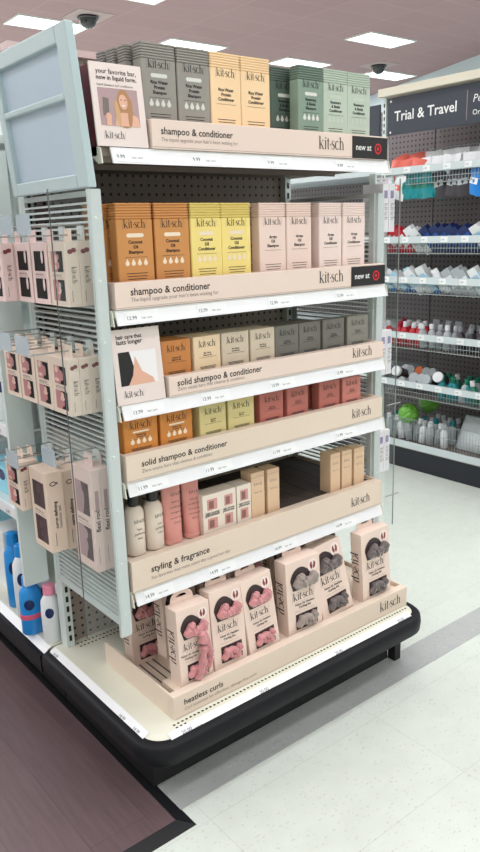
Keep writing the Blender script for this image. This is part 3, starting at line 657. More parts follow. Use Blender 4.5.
def curlbox(key, w, h, d, bow):
    t = thing('heatless_curl_box', '', 'hair curler box'); m = sat[key]
    MB().box(-w/2, w/2, 0, d, 0, h, Mcard).build('box_body', t, bevel=.0015)
    # hang tab: an arc with a slot, behind the top edge
    b = MB(); n = 10; ro, wi = .034, .036; pf = []; 
    oz = h; out = [(-wi, oz), ] + [(-wi*math.cos(math.pi*k/n), oz+.006+.026*math.sin(math.pi*k/n)) for k in range(n+1)] + [(wi, oz)]
    inn = [(-.014, oz+.012)] + [(-.016*math.cos(math.pi*k/n), oz+.013+.007*math.sin(math.pi*k/n)) for k in range(n+1)] + [(.014, oz+.012)]
    N = len(out)
    for yy in (d-.001, d-.0022):
        vs = [(x, yy, z) for x, z in out]+[(x, yy, z) for x, z in inn]
        b.raw(vs, [(k, (k+1) % N, N+(k+1) % N, N+k) for k in range(N)], Mcard)
    b.build('hang_tab', t)
    e = -.0006
    # windows
    cx = -w*.02
    P = [(-w*.32, e, h*.60), (w*.36, e, h*.60), (w*.36, e, h*.74)]+[(cx+w*.3*math.cos(a)-.01, e, h*.70+h*.20*math.sin(a)) for a in [math.radians(q) for q in range(55, 181, 14)]]
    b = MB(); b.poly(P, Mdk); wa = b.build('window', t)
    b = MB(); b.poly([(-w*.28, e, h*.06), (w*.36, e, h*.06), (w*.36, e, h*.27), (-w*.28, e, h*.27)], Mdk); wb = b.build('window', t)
    b = MB(); r = w*.105
    lump(b, [(-w*.26, -.004, h*.64), (-w*.16, -.006, h*.74), (-w*.02, -.006, h*.80)], r, m, 1)
    lump(b, [(-w*.22, -.006, h*.66), (0, -.010, h*.69), (w*.18, -.010, h*.72), (w*.34, -.006, h*.75)], r, m, 2)
    lump(b, [(w*.05, -.006, h*.66), (w*.22, -.008, h*.66), (w*.34, -.004, h*.66)], r*.7, m, 3)
    if bow:
        lump(b, [(w*.12, -.012, h*.68), (w*.16, -.016, h*.5), (w*.10, -.016, h*.32), (w*.04, -.014, h*.16), (-w*.1, -.01, h*.06)], r*1.05, m, 4)
        lump(b, [(w*.2, -.012, h*.66), (w*.32, -.012, h*.44), (w*.38, -.010, h*.3), (w*.28, -.008, h*.14)], r*.95, m, 5)
    b.build('satin_curler', t, smooth=True)
    b = MB(); lump(b, [(-w*.24, -.003, h*.1), (-w*.12, -.006, h*.2), (0, -.006, h*.12)], r*.8, m, 6); lump(b, [(-w*.2, -.003, h*.22), (0, -.005, h*.2), (w*.18, -.006, h*.17), (w*.32, -.004, h*.22)], r*.9, m, 7)
    lump(b, [(w*.0, -.004, h*.1), (w*.16, -.005, h*.11), (w*.3, -.004, h*.1)], r*.6, m, 8)
    b.build('satin_scrunchie', t, smooth=True)
    b = MB(); b.logo((cx-.002, -.0008, h*.465), X, Z, w*.66, M_ink, not bow, 'c') if not bow else b.logo((-w*.38, -.0008, h*.465), X, Z, w*.66, M_ink, True, 'l')
    b.build('logo', t); b = MB(); b.logo((-w/2-.0008, d*.32, h*.72), (0, 0, -1), Y, h*.44, M_ink, False); b.build('logo', t)
    b = MB(); q = 0 if not bow else -w*.16
    b.text('Velvet XL Heatless', (q, -.0008, h*.39), X, Z, 1, M_ink, 'c', bold=.02, width=w*.58); b.text('Curling Set', (q, -.0008, h*.345), X, Z, 1, M_ink, 'c', bold=.02, width=w*.36)
    b.box(-w*.3, w*.3, -.0008, -.0006, h*.435, h*.437, M_inkl); b.box(-w*.3, w*.3, -.0008, -.0006, h*.31, h*.312, M_inkl); b.build('lettering', t)
    b = MB(); ell(b, w*.28, h*.865, w*.15, w*.16, -.0009, Mpale)
    for dx in (-.045, .045):
        ell(b, w*(.28+dx), h*.86, w*.035, w*.075, -.0011, Mmar, tilt=.25*(-1 if dx > 0 else 1)); ell(b, w*(.28+dx), h*.90, w*.022, w*.03, -.0012, Mmar)
    b.build('badge', t); return t
g6 = 'boxed heatless curling sets on the base tray'
specs = {'pinkbow': ('pink', .104, .215, .05, True), 'pink': ('pink', .112, .222, .045, False), 'taupe': ('taupe', .13, .228, .05, False), 'charcoal': ('charcoal', .13, .228, .045, False)}
proto = {k: curlbox(*v) for k, v in specs.items()}; usedp = set()
def putc(k, x, y, z, lean, ry, rz, label):
    if k in usedp: return dup(proto[k], (x, y, z), (-lean, ry, rz), label, g6)
    usedp.add(k); o = proto[k]; o.location = (x, y, z); o.rotation_euler = (-lean, ry, rz); o['label'] = label; o['group'] = g6; return o
zt = .2545
putc('pinkbow', .984, 1.4500, zt, .05, 0, .0, 'first heatless curl box, pink satin bow and tails hanging out of its window')
putc('pink', 1.100, 1.4540, zt, .10, .02, 0, 'second heatless curl box from the left, pink satin in arched window')
putc('pink', 1.220, 1.4500, zt, .12, -.05, .02, 'third heatless curl box from the left, pink satin, leaning back')
putc('taupe', 1.375, 1.4480, zt, .05, -.01, -.04, 'fourth heatless curl box from the left, smooth taupe satin roll')
putc('charcoal', 1.522, 1.4560, zt, .20, -.09, .0, 'fifth heatless curl box from the left, charcoal satin, tilted back')
putc('charcoal', 1.690, 1.4480, zt, .05, -.02, 0, 'heatless curl box standing alone at the right end, charcoal satin')
for x, y, k, l in ((.985, 1.69, 'pink', 'pink satin curl box at the far left back, beside the louvered panel'), (1.035, 1.59, 'pink', 'pink satin curl box right behind the first front box'), (1.17, 1.60, 'pink', 'pink satin curl box behind the second front box'),
                   (1.31, 1.62, 'pink', 'pink satin curl box in the second row behind the third front box'), (1.46, 1.62, 'taupe', 'taupe satin curl box in the second row behind the tilted box'), (1.62, 1.62, 'charcoal', 'charcoal satin curl box in the second row at the right')):
    putc(k, x, y, .2045 if x < 1 else zt, .06, 0, 0, l)

# ------------------------------------------------------------------ peg boxes on the left panel (fronts face the aisle, -X)
def pegbox(kind, w, d, h, mcol, win):
    t = thing('hanging_hair_box', '', 'hair accessory box')
    m = mat('peg_card_'+kind, mcol, .55, var=.01)
    # local: front face at x=0 facing -X, depth along +X, y from 0 (near) to w
    MB().box(0, d, 0, w, 0, h, m).build('box_body', t, bevel=.001)
    b = MB(); b.box(d-.001, d, w*.3, w*.7, h, h+.028, m); b.build('hang_tab', t)
    e = -.0006; rnd = random.Random(kind)
    for za, zb in ((.54, .86), (.09, .42)):
        b = MB(); b.poly([(e, w*.82, h*za), (e, w*.16, h*za), (e, w*.16, h*zb), (e, w*.82, h*zb)], win[0]); o = b.build('window', t)
        if len(win) > 1:
            b = MB(); b.poly([(e-.0002, w*.82, h*za), (e-.0002, w*.50, h*za), (e-.0002, w*.40, h*(za*.6+zb*.4)), (e-.0002, w*.52, h*zb), (e-.0002, w*.82, h*zb)], win[1])
            for q in range(5):
                cy = w*rnd.uniform(.40, .70); cz = h*(za+.06+(zb-za-.12)*rnd.random()); ry = w*rnd.uniform(.06, .14); rz_ = h*rnd.uniform(.03, .07)
                P = [(e-.0004-.0001*q, cy+ry*math.cos(a), cz-rz_*math.sin(a)) for a in [2*math.pi*i/12 for i in range(12)]]; b.poly(P, win[1+q % (len(win)-1)])
            b.build('printed_photo', o)
        else:
            b = MB(); P = [(e-.0005, w*.30+.003*math.cos(a)*2, h*(zb-.09)+.016*math.sin(a)) for a in [-2*math.pi*i/12 for i in range(12)]]; b.poly(P, m); b.build('printed_shape', o)
    b = MB(); b.text('satin hair ties', (e, w*.8, h*.47), NY, Z, 1, M_inkl, bold=.02, width=w*.5)
    b.box(e, 0, w*.2, w*.8, h*.445, h*.449, M_inkl)
    b.build('lettering', t)
    b = MB()
    if kind == 'D': b.text('flexi rods', (d*.68, -.0006, h*.40), Z, NX, 1, M_ink, bold=.02, width=h*.24); b.box(d*.3, d*.7, -.0008, -.0003, h*.62, h*.80, Wr)
    elif kind == 'E':
        b.text('curve defining', (d*.52, -.0006, h*.30), Z, NX, 1, M_ink, bold=.02, width=h*.34); b.text('heatless set', (d*.75, -.0006, h*.30), Z, NX, 1, M_inkl, bold=.02, width=h*.28)
        b.flat(ribbon([(0, 0), (.006, .005), (.013, .005), (.022, -.003), (.022, .003), (.013, -.005), (.006, -.005), (0, 0)], .0022)+(1,), (d*.2, -.0006, h*.86), X, Z, 1, M_ink)
    else: b.logo((d*.38, -.0006, h*.62), (0, 0, -1), X, h*.26, M_ink, False)
    b.build('logo', t); b = MB()
    for q, (cx, cz) in enumerate(((.36, .85), (.64, .87)) if kind not in 'DE' else ()): ell(b, d*cx, h*cz, d*.2, h*.036, -.0006, Mmar)
    b.box(d*.3, d*.34, -.0008, -.0003, h*.08, h*.25, M_inkl)
    b.build('printed_motif', t); return t
Wb = mat('window_black', s(12, 10, 12), .5, spec=.15); Wp = mat('window_rose', s(188, 128, 128), .5); Ws = mat('window_skin', s(226, 190, 178), .5); Wr = mat('window_rod', s(172, 144, 146), .5); Wbr = mat('window_brown', s(70, 46, 50), .35); Wg = mat('window_grey', s(180, 178, 180), .5)
PB = {'A': pegbox('A', .088, .032, .142, s(234, 208, 204), (Wb,)), 'B': pegbox('B', .088, .032, .142, s(232, 214, 198), (Wb, Wp, Ws, Wg)),
      'C': pegbox('C', .092, .027, .132, s(232, 214, 198), (Wb, Wp, Ws, Wp)), 'D': pegbox('D', .105, .024, .262, s(228, 204, 196), (Wbr, Wr, Wr)), 'E': pegbox('E', .10, .046, .215, s(230, 210, 192), (Wbr, Mdk, mat('window_choc', s(96, 66, 70), .4)))}
pu = set()
def putp(k, x, y, z, label, group):
    if k in pu: return dup(PB[k], (x, y, z), (0, 0, random.uniform(-.02, .02)), label, group)
    pu.add(k); o = PB[k]; o.location = (x, y, z); o['label'] = label; o['group'] = group; return o
hk = MB(); tagsm = []
def hook(y, z, length, tagdrop=True, tone=M_flip, par=LP):
    b = MB(); xs = .824
    b.tube([(xs, y, z), (xs-length, y, z), (xs-length-.004, y, z+.004), (xs-length-.004, y, z+.012)], .002, M_wire, 6)
    b.box(xs-.006, xs, y-.012, y+.012, z-.012, z+.02, M_white); b.tube([(xs, y, z+.022), (xs-length-.006, y, z+.022)], .0016, M_wire, 6)
    o = b.build('peg_hook', par)
    if tagdrop: MB().box(xs-length-.009, xs-length-.006, y-.034, y+.034, z+.004, z+.046, tone).build('flip_tag', o)
gA = 'boxes hanging in the upper row of the left panel'
cols = [(1.551, 'B', 2, 'nearest the upright'), (1.645, 'A', 2, 'second from the upright'), (1.739, 'A', 2, 'third from the upright'), (1.833, 'A', 3, 'farthest from the upright')]
for y, k, n, w in cols:
    hook(y+.044, 1.247+.142+.014, .035*n+.06)
    for i in range(n):
        putp(k, .822-.0325*(i+1), y, 1.247, '%s box, upper hanging row, hook %s, %s' % ({'A': 'pink black-windowed', 'B': 'cream photo-windowed'}[k], w, ['against panel', 'second from panel', 'third from panel'][i]), gA)
gB = 'boxes hanging in the middle row of the left panel'
for j, (y, w) in enumerate(((1.551, 'nearest the upright'), (1.647, 'second from the upright'), (1.743, 'third from the upright'), (1.839, 'farthest from the upright'))):
    hook(y+.046, .998+.132+.014, .16)
    for i in range(3 if j == 0 else 2):
        off = 0 if j == 0 else .026
        putp('C', .823-.0275*(i+1)-off, y, .998, 'rose photo-windowed cream box, middle hanging row, hook %s, %s' % (w, ['against panel', 'second from panel', 'third from panel'][i]), gB)
gC = 'tall flexi rod boxes hanging in the lower row'
hook(1.605, .60+.262+.014, .12)
for i in range(2): putp('D', .822-.0245*(i+1), 1.551, .598, 'tall pink box of mauve rods in the lower hanging row, %s' % ['against the panel', 'in front of its twin'][i], gC)
hook(1.755, .615+.215+.014, .15)
putp('E', .726, 1.705, .612, 'large cream box with two dark brown windows in the lower hanging row', 'large boxes in the lower hanging row'); putp('E', .7745, 1.712, .606, 'large cream box directly behind the brown windowed one, lower hanging row', 'large boxes in the lower hanging row')
hook(1.87, .69+.132+.014, .16)
for i in range(2): putp('C', .822-.0275*(i+1)-.06, 1.825, .70, 'small photo box at the far end of the lower hanging row, %s' % ['against the panel', 'outermost'][i], 'small boxes in the lower hanging row')
# right side hanging white boxes seen past the shelf ends
Mrw = mat('right_peg_card', s(226, 224, 228), .5)
for z, h, w in ((1.385, .14, 'upper'), (.945, .14, 'middle'), (.62, .14, 'lower')):
    for i in range(2):
        b = MB(); b.box(0, .026, 0, .08, 0, h, Mrw); b.box(.0255, .026, .025, .055, h, h+.02, Mrw); o = b.build('hanging_hair_box', loc=(1.803+i*.028, 1.552, z), bevel=.001)
        tag(o, 'white box hanging on the right outer side, %s row, %s' % (w, ['against the panel', 'outer one'][i]), 'hair accessory box', 'white boxes hanging on the right side')
        b = MB(); b.logo((.008, -.0006, h*.6), (0, 0, -1), X, h*.35, M_inkl)
        for q in range(6): b.box(.006+q*.0025, .0075+q*.0025, -.0006, 0, h*.7, h*.86, mat('lilac_ink', s(150, 136, 176), .6))
        b.build('logo', o)
    b = MB(); b.tube([(1.8, 1.592, z+h+.012), (1.87, 1.592, z+h+.012)], .002, M_wire); b.box(1.8, 1.806, 1.58, 1.604, z+h, z+h+.03, M_white); b.build('peg_hook', RP)

# ------------------------------------------------------------------ side gondola behind (shelves face the wood floor)
S = thing('side_shelving', 'white shelving run behind the endcap along the wood floor', 'store shelving', (1.3, 3.4, 0)); SL = V((-1.3, -3.4, 0))
def sb(b, n, p=S, **k):
    o = b.build(n, p, **k)
    if p is S: o.location = SL
    return o
b = MB(); b.box(.80, 1.80, 1.962, 5.2, .17, .2, M_cream); b.raw([(.778, 1.962, .184), (.80, 1.962, .2), (.80, 5.2, .2), (.778, 5.2, .184)], [(0, 3, 2, 1)], M_strip); sb(b, 'base_deck')
b = MB(); b.box(.764, .79, 1.962, 5.2, .13, .1835, M_black); b.box(1.80, 1.85, 1.962, 5.2, .112, .195, M_black); sb(b, 'bumper')
b = MB(); b.box(.832, 1.785, 1.962, 5.2, .0085, .17, M_kick); sb(b, 'kick_plate')
b = MB(); b.box(1.27, 1.31, 1.965, 5.2, .2, 1.9, M_white); sb(b, 'center_panel')
b = MB(); b.box(.752, .826, 1.985, 2.0, .405, 1.62, M_white); sb(b, 'end_panel')
for z in (.60, .86, 1.13, 1.40, 1.66):
    b = MB(); b.box(.80, 1.268, 2.002, 5.2, z-.02, z, M_white); b.box(.792, .80, 2.002, 5.2, z-.03, z+.004, M_strip); o = sb(b, 'shelf')
    for q in range(3): MB().text('6.49', (.7912, 2.18+q*.25, z-.024), NY, Z, .018, M_tagi).build('price_print', o)
# bottles on it
Mbl = mat('lotion_blue', s(36, 148, 226), .3); Mbl2 = mat('lotion_navy', s(20, 42, 96), .35); Mwh = mat('lotion_white', s(238, 244, 246), .35); Mpc = mat('cap_pink', s(240, 150, 176), .35); Mcy = mat('box_cyan', s(150, 216, 236), .45); Mgr = mat('wipes_green', s(110, 208, 70), .4)
Mband = mat('band_coral', s(226, 96, 130), .4)
def lotion(x, y, z, body, cap, label, h=.17, r=.028, band=False, group='lotion bottles on the side shelving'):
    t = thing('lotion_bottle', label, 'bottle', (x, y, z), 0, group)
    MB().lathe([(r*.9, 0), (r, .004), (r*1.02, h*.5), (r*.95, h*.74), (r*.6, h*.83), (r*.55, h*.84)], (0, 0, 0), body, 22, 1, .8 if not band else .75).build('bottle_body', t, smooth=True)
    MB().lathe([(r*.58, h*.84), (r*.62, h*.845), (r*.6, h*.99), (r*.5, h)], (0, 0, 0), cap, 18).build('cap', t, smooth=True)
    P = [V((r*1.03*math.cos(a)*1., -.0, 0)) for a in (0,)]
    b = MB()
    for cy, cz, ra, rb_, mm in ((-.35, .55, .45, .09, Mbl2),):
        # oval label wraps the camera side of the body
        pts = []; R1 = []; 
        for k in range(16):
            a = 2*math.pi*k/16; th = math.radians(-118)+ra*math.cos(a); zz = h*(cz+rb_*math.sin(a)); pts.append((r*1.05*math.cos(th), r*1.05*.8*math.sin(th), zz))
        cen = (r*1.1*math.cos(math.radians(-118)), r*1.1*.8*math.sin(math.radians(-118)), h*cz)
        b.raw(pts+[cen], [(k, (k+1) % 16, 16) for k in range(16)], mm)
    b.build('oval_label', t)
    if band: MB().lathe([(r*1.04, h*.28), (r*1.05, h*.285), (r*1.05, h*.36), (r*1.04, h*.365)], (0, 0, 0), Mband, 22, 1, .75).build('band', t, smooth=True)
    return t
lotion(.826, 1.995, .2005, Mwh, Mpc, 'white bottle with a pink cap standing on the deck edge near the slotted post', .185, .03)
lotion(.885, 2.03, .2005, Mwh, Mpc, 'white bottle with a pink cap just behind the front one', .195, .03)
lotion(.86, 2.12, .2005, Mwh, Mbl, 'white bottle with a blue cap behind the pink capped pair', .2, .03)
lotion(.802, 2.085, .2005, Mbl, Mbl, 'squat blue bottle wrapped with a coral band on the deck', .19, .036, True)
lotion(.83, 2.20, .2005, Mwh, Mbl, 'white bottle with a blue cap behind the coral banded one', .25, .033)
lotion(.84, 2.29, .2005, Mbl, Mbl, 'plain blue bottle farther back on the deck', .26, .034)
for i, (x, y, z, sx, sy, sz, m, l) in enumerate(((.90, 2.46, .2005, .1, .11, .22, Mwh, 'white carton with a navy oval on the deck behind the blue bottles'), (.9, 2.27, .6005, .14, .3, .09, Mcy, 'pale cyan pack on the low side shelf'), (.85, 2.13, .6005, .07, .12, .05, Mgr, 'white pack with a green lid on the low side shelf'),
       (.9, 2.62, .6005, .14, .3, .12, Mwh, 'white multipack farther along the low side shelf'), (.9, 2.65, .2005, .12, .2, .2, Mcy, 'pale cyan carton far along the deck'))):
    b = MB(); b.box(-sx/2, sx/2, -sy/2, sy/2, 0, sz, m if m is not Mgr else Mwh)
    o = b.build('lotion_carton', loc=(x, y, z), bevel=.003); tag(o, l, 'carton', 'lotion packs on the side shelving')
    if m is Mgr: MB().box(-sx/2+.004, sx/2-.004, -sy/2+.004, sy/2-.004, sz, sz+.014, Mgr).build('lid', o)
    else:
        b = MB(); P = [(-sx/2-.0008, .02-.028*math.cos(2*math.pi*k/16), sz*.7+.018*math.sin(2*math.pi*k/16)) for k in range(16)]; b.poly(P, Mbl2); b.build('oval_label', o)
for i, (y, z) in enumerate(((2.06, .8605), (2.14, .8605), (2.22, .8605), (2.31, .8605), (2.1, 1.1305), (2.2, 1.1305), (2.12, 1.4005), (2.24, 1.4005))):
    lotion(.84, y, z, Mwh, Mbl, 'blue capped white bottle, %s back from the end panel, %s side shelf' % (ORD[[0, 1, 2, 3, 0, 1, 0, 1][i]].replace('leftmost', 'first'), ['second', 'second', 'second', 'second', 'third', 'third', 'fourth', 'fourth'][i]), .19, .032)

# ------------------------------------------------------------------ travel-size gondola at the right
T = thing('travel_size_shelving', 'shelving under the dark trial and travel sign, full of wire-front shelves', 'store shelving', (3.7, 2.5, 0)); TL = V((-3.7, -2.5, 0))
ty0, ty1 = 1.75, 2.957
def tb_(b, n, p=T, **k):
    o = b.build(n, p, **k)
    if p is T: o.location = TL
    return o
Mtp = pegboard_mat('grey_pegboard', s(130, 120, 122), s(60, 52, 54), .03, .2)
nt = Mtp[0].node_tree; Mtp[1].inputs[1].default_value = (0, 1, 1)
Mlip = mat('lip_pale', s(206, 216, 218), .35); Msl = mat('slate_sign', s(52, 58, 70), .45); Mcrm = mat('cream_fascia', s(222, 214, 196), .5)
b = MB(); b.box(3.90, 3.93, ty0, ty1, .13, 2.12, Mtp[0]); tb_(b, 'back_panel')
b = MB(); b.box(3.43, 3.9, ty0, ty1, .12, .15, M_taupe); b.box(3.42, 3.43, ty0, ty1, .128, .168, Mlip); tb_(b, 'base_deck')
b = MB(); b.box(3.43, 3.88, ty0, ty1, 0, .12, mat('dark_base', s(26, 30, 40), .5)); tb_(b, 'kick_plate')
b = MB(); b.box(3.42, 3.45, ty1-.025, ty1+.0, .15, 2.12, M_white)
for i in range(55): b.box(3.4185, 3.4205, ty1-.016, ty1-.009, .2+i*.034, .218+i*.034, M_inkb)
tb_(b, 'upright')
b = MB(); b.box(3.38, 3.92, ty0, ty1, 2.085, 2.125, Mcrm); tb_(b, 'fascia')
# sign
b = MB(); b.box(3.4145, 3.428, ty0, 2.915, 1.885, 2.075, Msl); sg = tb_(b, 'aisle_sign')
b = MB(); b.text('Trial & Travel', (3.4142, 2.868, 1.955), NY, Z, 1, M_inkw, bold=.012, width=.40); b.build('lettering', sg); b = MB()
b.box(3.414, 3.4145, 2.405, 2.409, 1.905, 2.045, M_inkl)
b.text('Personal Care', (3.4142, 2.372, 1.985), NY, (0, -.2, 1), .052, M_inkw); b.build('lettering', sg); b = MB(); b.text('Oral Care  |  Bath', (3.4142, 2.372, 1.925), NY, Z, .036, M_inkw); b.build('lettering', sg)
b = MB()
for yy, zz in ((2.895, 2.058), (2.895, 1.90)): b.box(3.4135, 3.415, yy-.005, yy+.005, zz-.005, zz+.005, M_inkw)
b.build('screw', sg)
Mwires = mat('basket_wire', s(168, 178, 180), .3, metal=.5)
TZ = [.53, .81, 1.125, 1.345, 1.715]
def basket(z0, z1, xf, p, y_a=ty0, y_b=ty1-.03):
    b = MB(); y = y_a
    while y < y_b: b.box(xf, xf+.002, y, y+.002, z0, z1, Mwires); y += .019
    for zz in (z0, (z0+z1)/2, z1-.003): b.box(xf-.001, xf+.002, y_a, y_b, zz, zz+.003, Mwires)
    for yy in (2.55, 2.88): b.raw([(xf, yy, z0), (xf+.4, yy, z0+.1), (xf+.4, yy+.003, z0+.1), (xf, yy+.003, z0), (xf, yy, z0+.004), (xf+.4, yy, z0+.104), (xf+.4, yy+.003, z0+.104), (xf, yy+.003, z0+.004)], [(0, 1, 5, 4), (3, 7, 6, 2), (4, 5, 6, 7)], Mwires)
    b.build('wire_basket', p)
for i, z in enumerate(TZ):
    b = MB(); b.box(3.44, 3.895, ty0, ty1-.03, z-.095, z-.09, M_taupe); b.box(3.42, 3.436, ty0, ty1-.03, z-.036, z, Mlip); sh = tb_(b, 'shelf')
    for q in range(7):
        yy = 2.93-q*.13; b = MB(); b.poly([(3.4192, yy, z-.032), (3.4192, yy-.045, z-.032), (3.4192, yy-.045, z-.004), (3.4192, yy, z-.004)], M_tag); b.text('1.99', (3.4186, yy-.004, z-.024), NY, Z, .014, M_tagi); b.build('price_tag', sh)
    basket(z-.095, z-.036, 3.437, sh)
    if i == 4: basket(z, z+.12, 3.80, sh)
basket(.155, .30, 3.45, T); 
for o in T.children:
    if o.name.startswith('wire_basket'): o.location = TL
# merchandise
def it_tube(m, cm, L=.13, r=.02):
    b = MB(); R = []
    for k in range(8):
        f = k/7; R.append([V((r*math.cos(a), (r*(1-f)+.002)*math.sin(a), .02+f*(L-.02))) for a in [2*math.pi*q/12 for q in range(12)]])
    b.loft(R, m); b.lathe([(r*.8, 0), (r*.85, .002), (r*.85, .02)], (0, 0, 0), cm, 12); return b
def it_bottle(m, cm, L=.12, r=.02):
    b = MB(); b.lathe([(r*.9, 0), (r, .003), (r, L*.66), (r*.5, L*.76), (r*.45, L*.78)], (0, 0, 0), m, 14); b.lathe([(r*.6, L*.78), (r*.62, L*.79), (r*.6, L)], (0, 0, 0), cm, 14); return b
def it_pouch(m, cm, L=.12, w=.08):
    b = MB(); R = []
    for k in range(9):
        f = k/8; t = .018*math.sin(math.pi*f)+.001; R.append([V((x, t*sg_*math.sqrt(max(0, 1-(2*x/w)**2))*1.+(.0005*sg_), f*L)) for sg_, x in [(-1, -w/2), (-1, -w/4), (-1, 0), (-1, w/4), (-1, w/2), (1, w/2), (1, w/4), (1, 0), (1, -w/4), (1, -w/2)]])
    b.loft(R, m); b.raw([(-w*.3, -.0185, L*.4), (w*.3, -.0185, L*.4), (w*.3, -.0185, L*.62), (-w*.3, -.0185, L*.62)], [(0, 1, 2, 3)], cm); return b
def it_box(m, cm, L=.14, w=.045):
    b = MB(); b.box(-w/2, w/2, -.018, .018, 0, L, m); b.box(-w*.35, w*.35, -.0188, -.018, L*.3, L*.75, cm); return b
def it_ball(m, cm, r=.06, _=0):
    b = MB(); rnd = random.Random(3); R = []
    for i in range(1, 14):
        th = math.pi*i/14; R.append([V(((r*math.sin(th))*math.cos(a)*(1+rnd.uniform(-.1, .1)), (r*math.sin(th))*math.sin(a)*(1+rnd.uniform(-.1, .1)), r-r*math.cos(th)*(1+rnd.uniform(-.05, .05)))) for a in [2*math.pi*q/22 for q in range(22)]])
    b.loft(R, m); return b
def it_jar(m, cm, r=.026, _=0):      # round jar lying with its lid to the aisle (local z = axis)
    b = MB(); b.lathe([(r*.95, 0), (r, .004), (r, .075)], (0, 0, 0), m, 18); b.lathe([(r*1.02, .075), (r*1.05, .078), (r*1.05, .092), (r*.98, .095)], (0, 0, 0), cm, 18); return b
COL = {'coral': s(238, 110, 92), 'white': s(232, 234, 236), 'lilac': s(196, 170, 214), 'teal': s(20, 140, 148), 'grey': s(140, 142, 146), 'dark': s(60, 54, 60), 'bright blue': s(20, 130, 220), 'red': s(196, 30, 48), 'navy': s(28, 44, 96), 'blue': s(40, 96, 180),
       'silver': s(176, 182, 186), 'green': s(110, 176, 66), 'orange': s(232, 110, 50), 'emerald': s(24, 120, 92), 'pale blue': s(168, 206, 226), 'crimson': s(170, 24, 56), 'pink': s(236, 170, 180)}
cm = {k: mat('goods_'+k.replace(' ', '_'), v, .35, spec=.5) for k, v in COL.items()}
KN = {'tube': ('travel_tube', 'tube', it_tube), 'bottle': ('travel_bottle', 'bottle', it_bottle), 'pouch': ('travel_pouch', 'pouch', it_pouch), 'box': ('travel_box', 'box', it_box), 'ball': ('bath_pouf', 'bath pouf', it_ball), 'jar': ('travel_jar', 'jar', it_jar)}
gd = {}; cnt = {}
shn = {1.62: 'basket under top shelf', 1.715: 'top wire shelf', 1.345: 'second wire shelf', 1.25: 'basket below the second shelf lip', 1.125: 'middle wire shelf', .81: 'fourth wire shelf', .53: 'fifth wire shelf', .15: 'rack bottom deck', .715: 'basket below the fourth shelf lip'}
def good(kind, colr, capc, x, y, zkey, z, rot=(0, 0, 0), rowname='front'):
    k = (kind, colr, capc); g = 'travel-size goods on the '+shn[zkey]
    c = (kind, colr, zkey, rowname); cnt[c] = cnt.get(c, 0)+1
    n = ORD[cnt[c]-1].replace('leftmost', 'first')
    lab = '%s %s, %s from left, %s row, %s' % (colr, 'travel '+KN[kind][1] if kind != 'ball' else 'bath pouf', n, rowname, shn[zkey])
    sc_ = (1.15,)*3 if kind != 'ball' else (1, 1, 1)
    if k not in gd:
        o = KN[kind][2](cm[colr], cm[capc]).build(KN[kind][0], smooth=kind in ('tube', 'bottle', 'pouch', 'jar')); gd[k] = o; tag(o, lab, KN[kind][1], g); o.location = (x, y, z); o.rotation_euler = rot; o.scale = sc_
    else:
        o = dup(gd[k], (x, y, z), rot, lab, g, sc_)
    return o
R = random.Random(11); HP = math.pi/2
def row(zkey, z, x, ya, yb, seq, step, rotf, rowname='front'):
    y = ya; i = 0
    while y > yb:
        kd, co, ca = seq[i % len(seq)] if not callable(seq) else seq(y)
        good(kd, co, ca, x+R.uniform(-.008, .008), y, zkey, z, rotf(), rowname); y -= step*R.uniform(.92, 1.1); i += 1
lean = lambda: (R.uniform(-.1, .1), R.uniform(-.25, .25), -HP+R.uniform(-.35, .35))
lay = lambda: (R.uniform(.1, .35), 0, -HP+R.uniform(-.3, .3))
def topseq(y): return ('pouch', 'coral', 'white') if y > 2.74 else (('pouch', 'white', 'silver') if y > 2.5 else R.choice([('pouch', 'white', 'teal'), ('pouch', 'grey', 'white'), ('pouch', 'lilac', 'white')]))
row(1.715, 1.622, 3.50, 2.93, 2.1, topseq, .05, lean); row(1.715, 1.66, 3.60, 2.93, 2.1, lambda y: ('pouch', 'coral', 'white') if y > 2.78 else ('pouch', 'white', 'silver'), .055, lean, 'back')
def hangseq(y): return ('pouch', 'white', 'coral') if y > 2.84 else (('pouch', 'teal', 'emerald') if y > 2.62 else (('pouch', 'dark', 'silver') if y > 2.42 else ('pouch', 'bright blue', 'white')))
row(1.62, 1.545, 3.465, 2.92, 2.1, hangseq, .05, lambda: (R.uniform(-.1, .1), R.uniform(-.3, .3), -HP+R.uniform(-.2, .2)))
def s2(y): return ('box', 'red', 'white') if y > 2.76 else (('box', 'white', 'silver') if y > 2.62 else (('box', 'navy', 'blue') if y > 2.34 else ('box', 'white', 'pale blue')))
row(1.345, 1.262, 3.50, 2.92, 2.1, s2, .052, lambda: (.3, -.55+R.uniform(-.15, .1), -HP))
row(1.345, 1.262, 3.62, 2.90, 2.1, s2, .055, lambda: (.2, -.7+R.uniform(-.15, .1), -HP), 'back')
def s3(y): return R.choice([('tube', 'white', 'silver')]*3+[('box', 'white', 'pale blue'), ('tube', 'pale blue', 'bright blue'), ('box', 'silver', 'white'), ('box', 'grey', 'dark')])
row(1.125, 1.04, 3.49, 2.94, 2.1, s3, .05, lambda: (.3, -.55+R.uniform(-.3, .2), -HP))
row(1.125, 1.04, 3.60, 2.94, 2.1, s3, .055, lambda: (.3, -.55+R.uniform(-.3, .2), -HP), 'back')
def s4(y): return R.choice([('bottle', 'red', 'crimson'), ('bottle', 'red', 'white')]) if y > 2.72 else (R.choice([('bottle', 'grey', 'silver'), ('tube', 'grey', 'dark'), ('bottle', 'silver', 'white')]) if y > 2.46 else ('bottle', 'dark', 'grey'))
row(.81, .725, 3.49, 2.93, 2.1, s4, .05, lean); row(.81, .725, 3.60, 2.93, 2.1, s4, .05, lean, 'back')
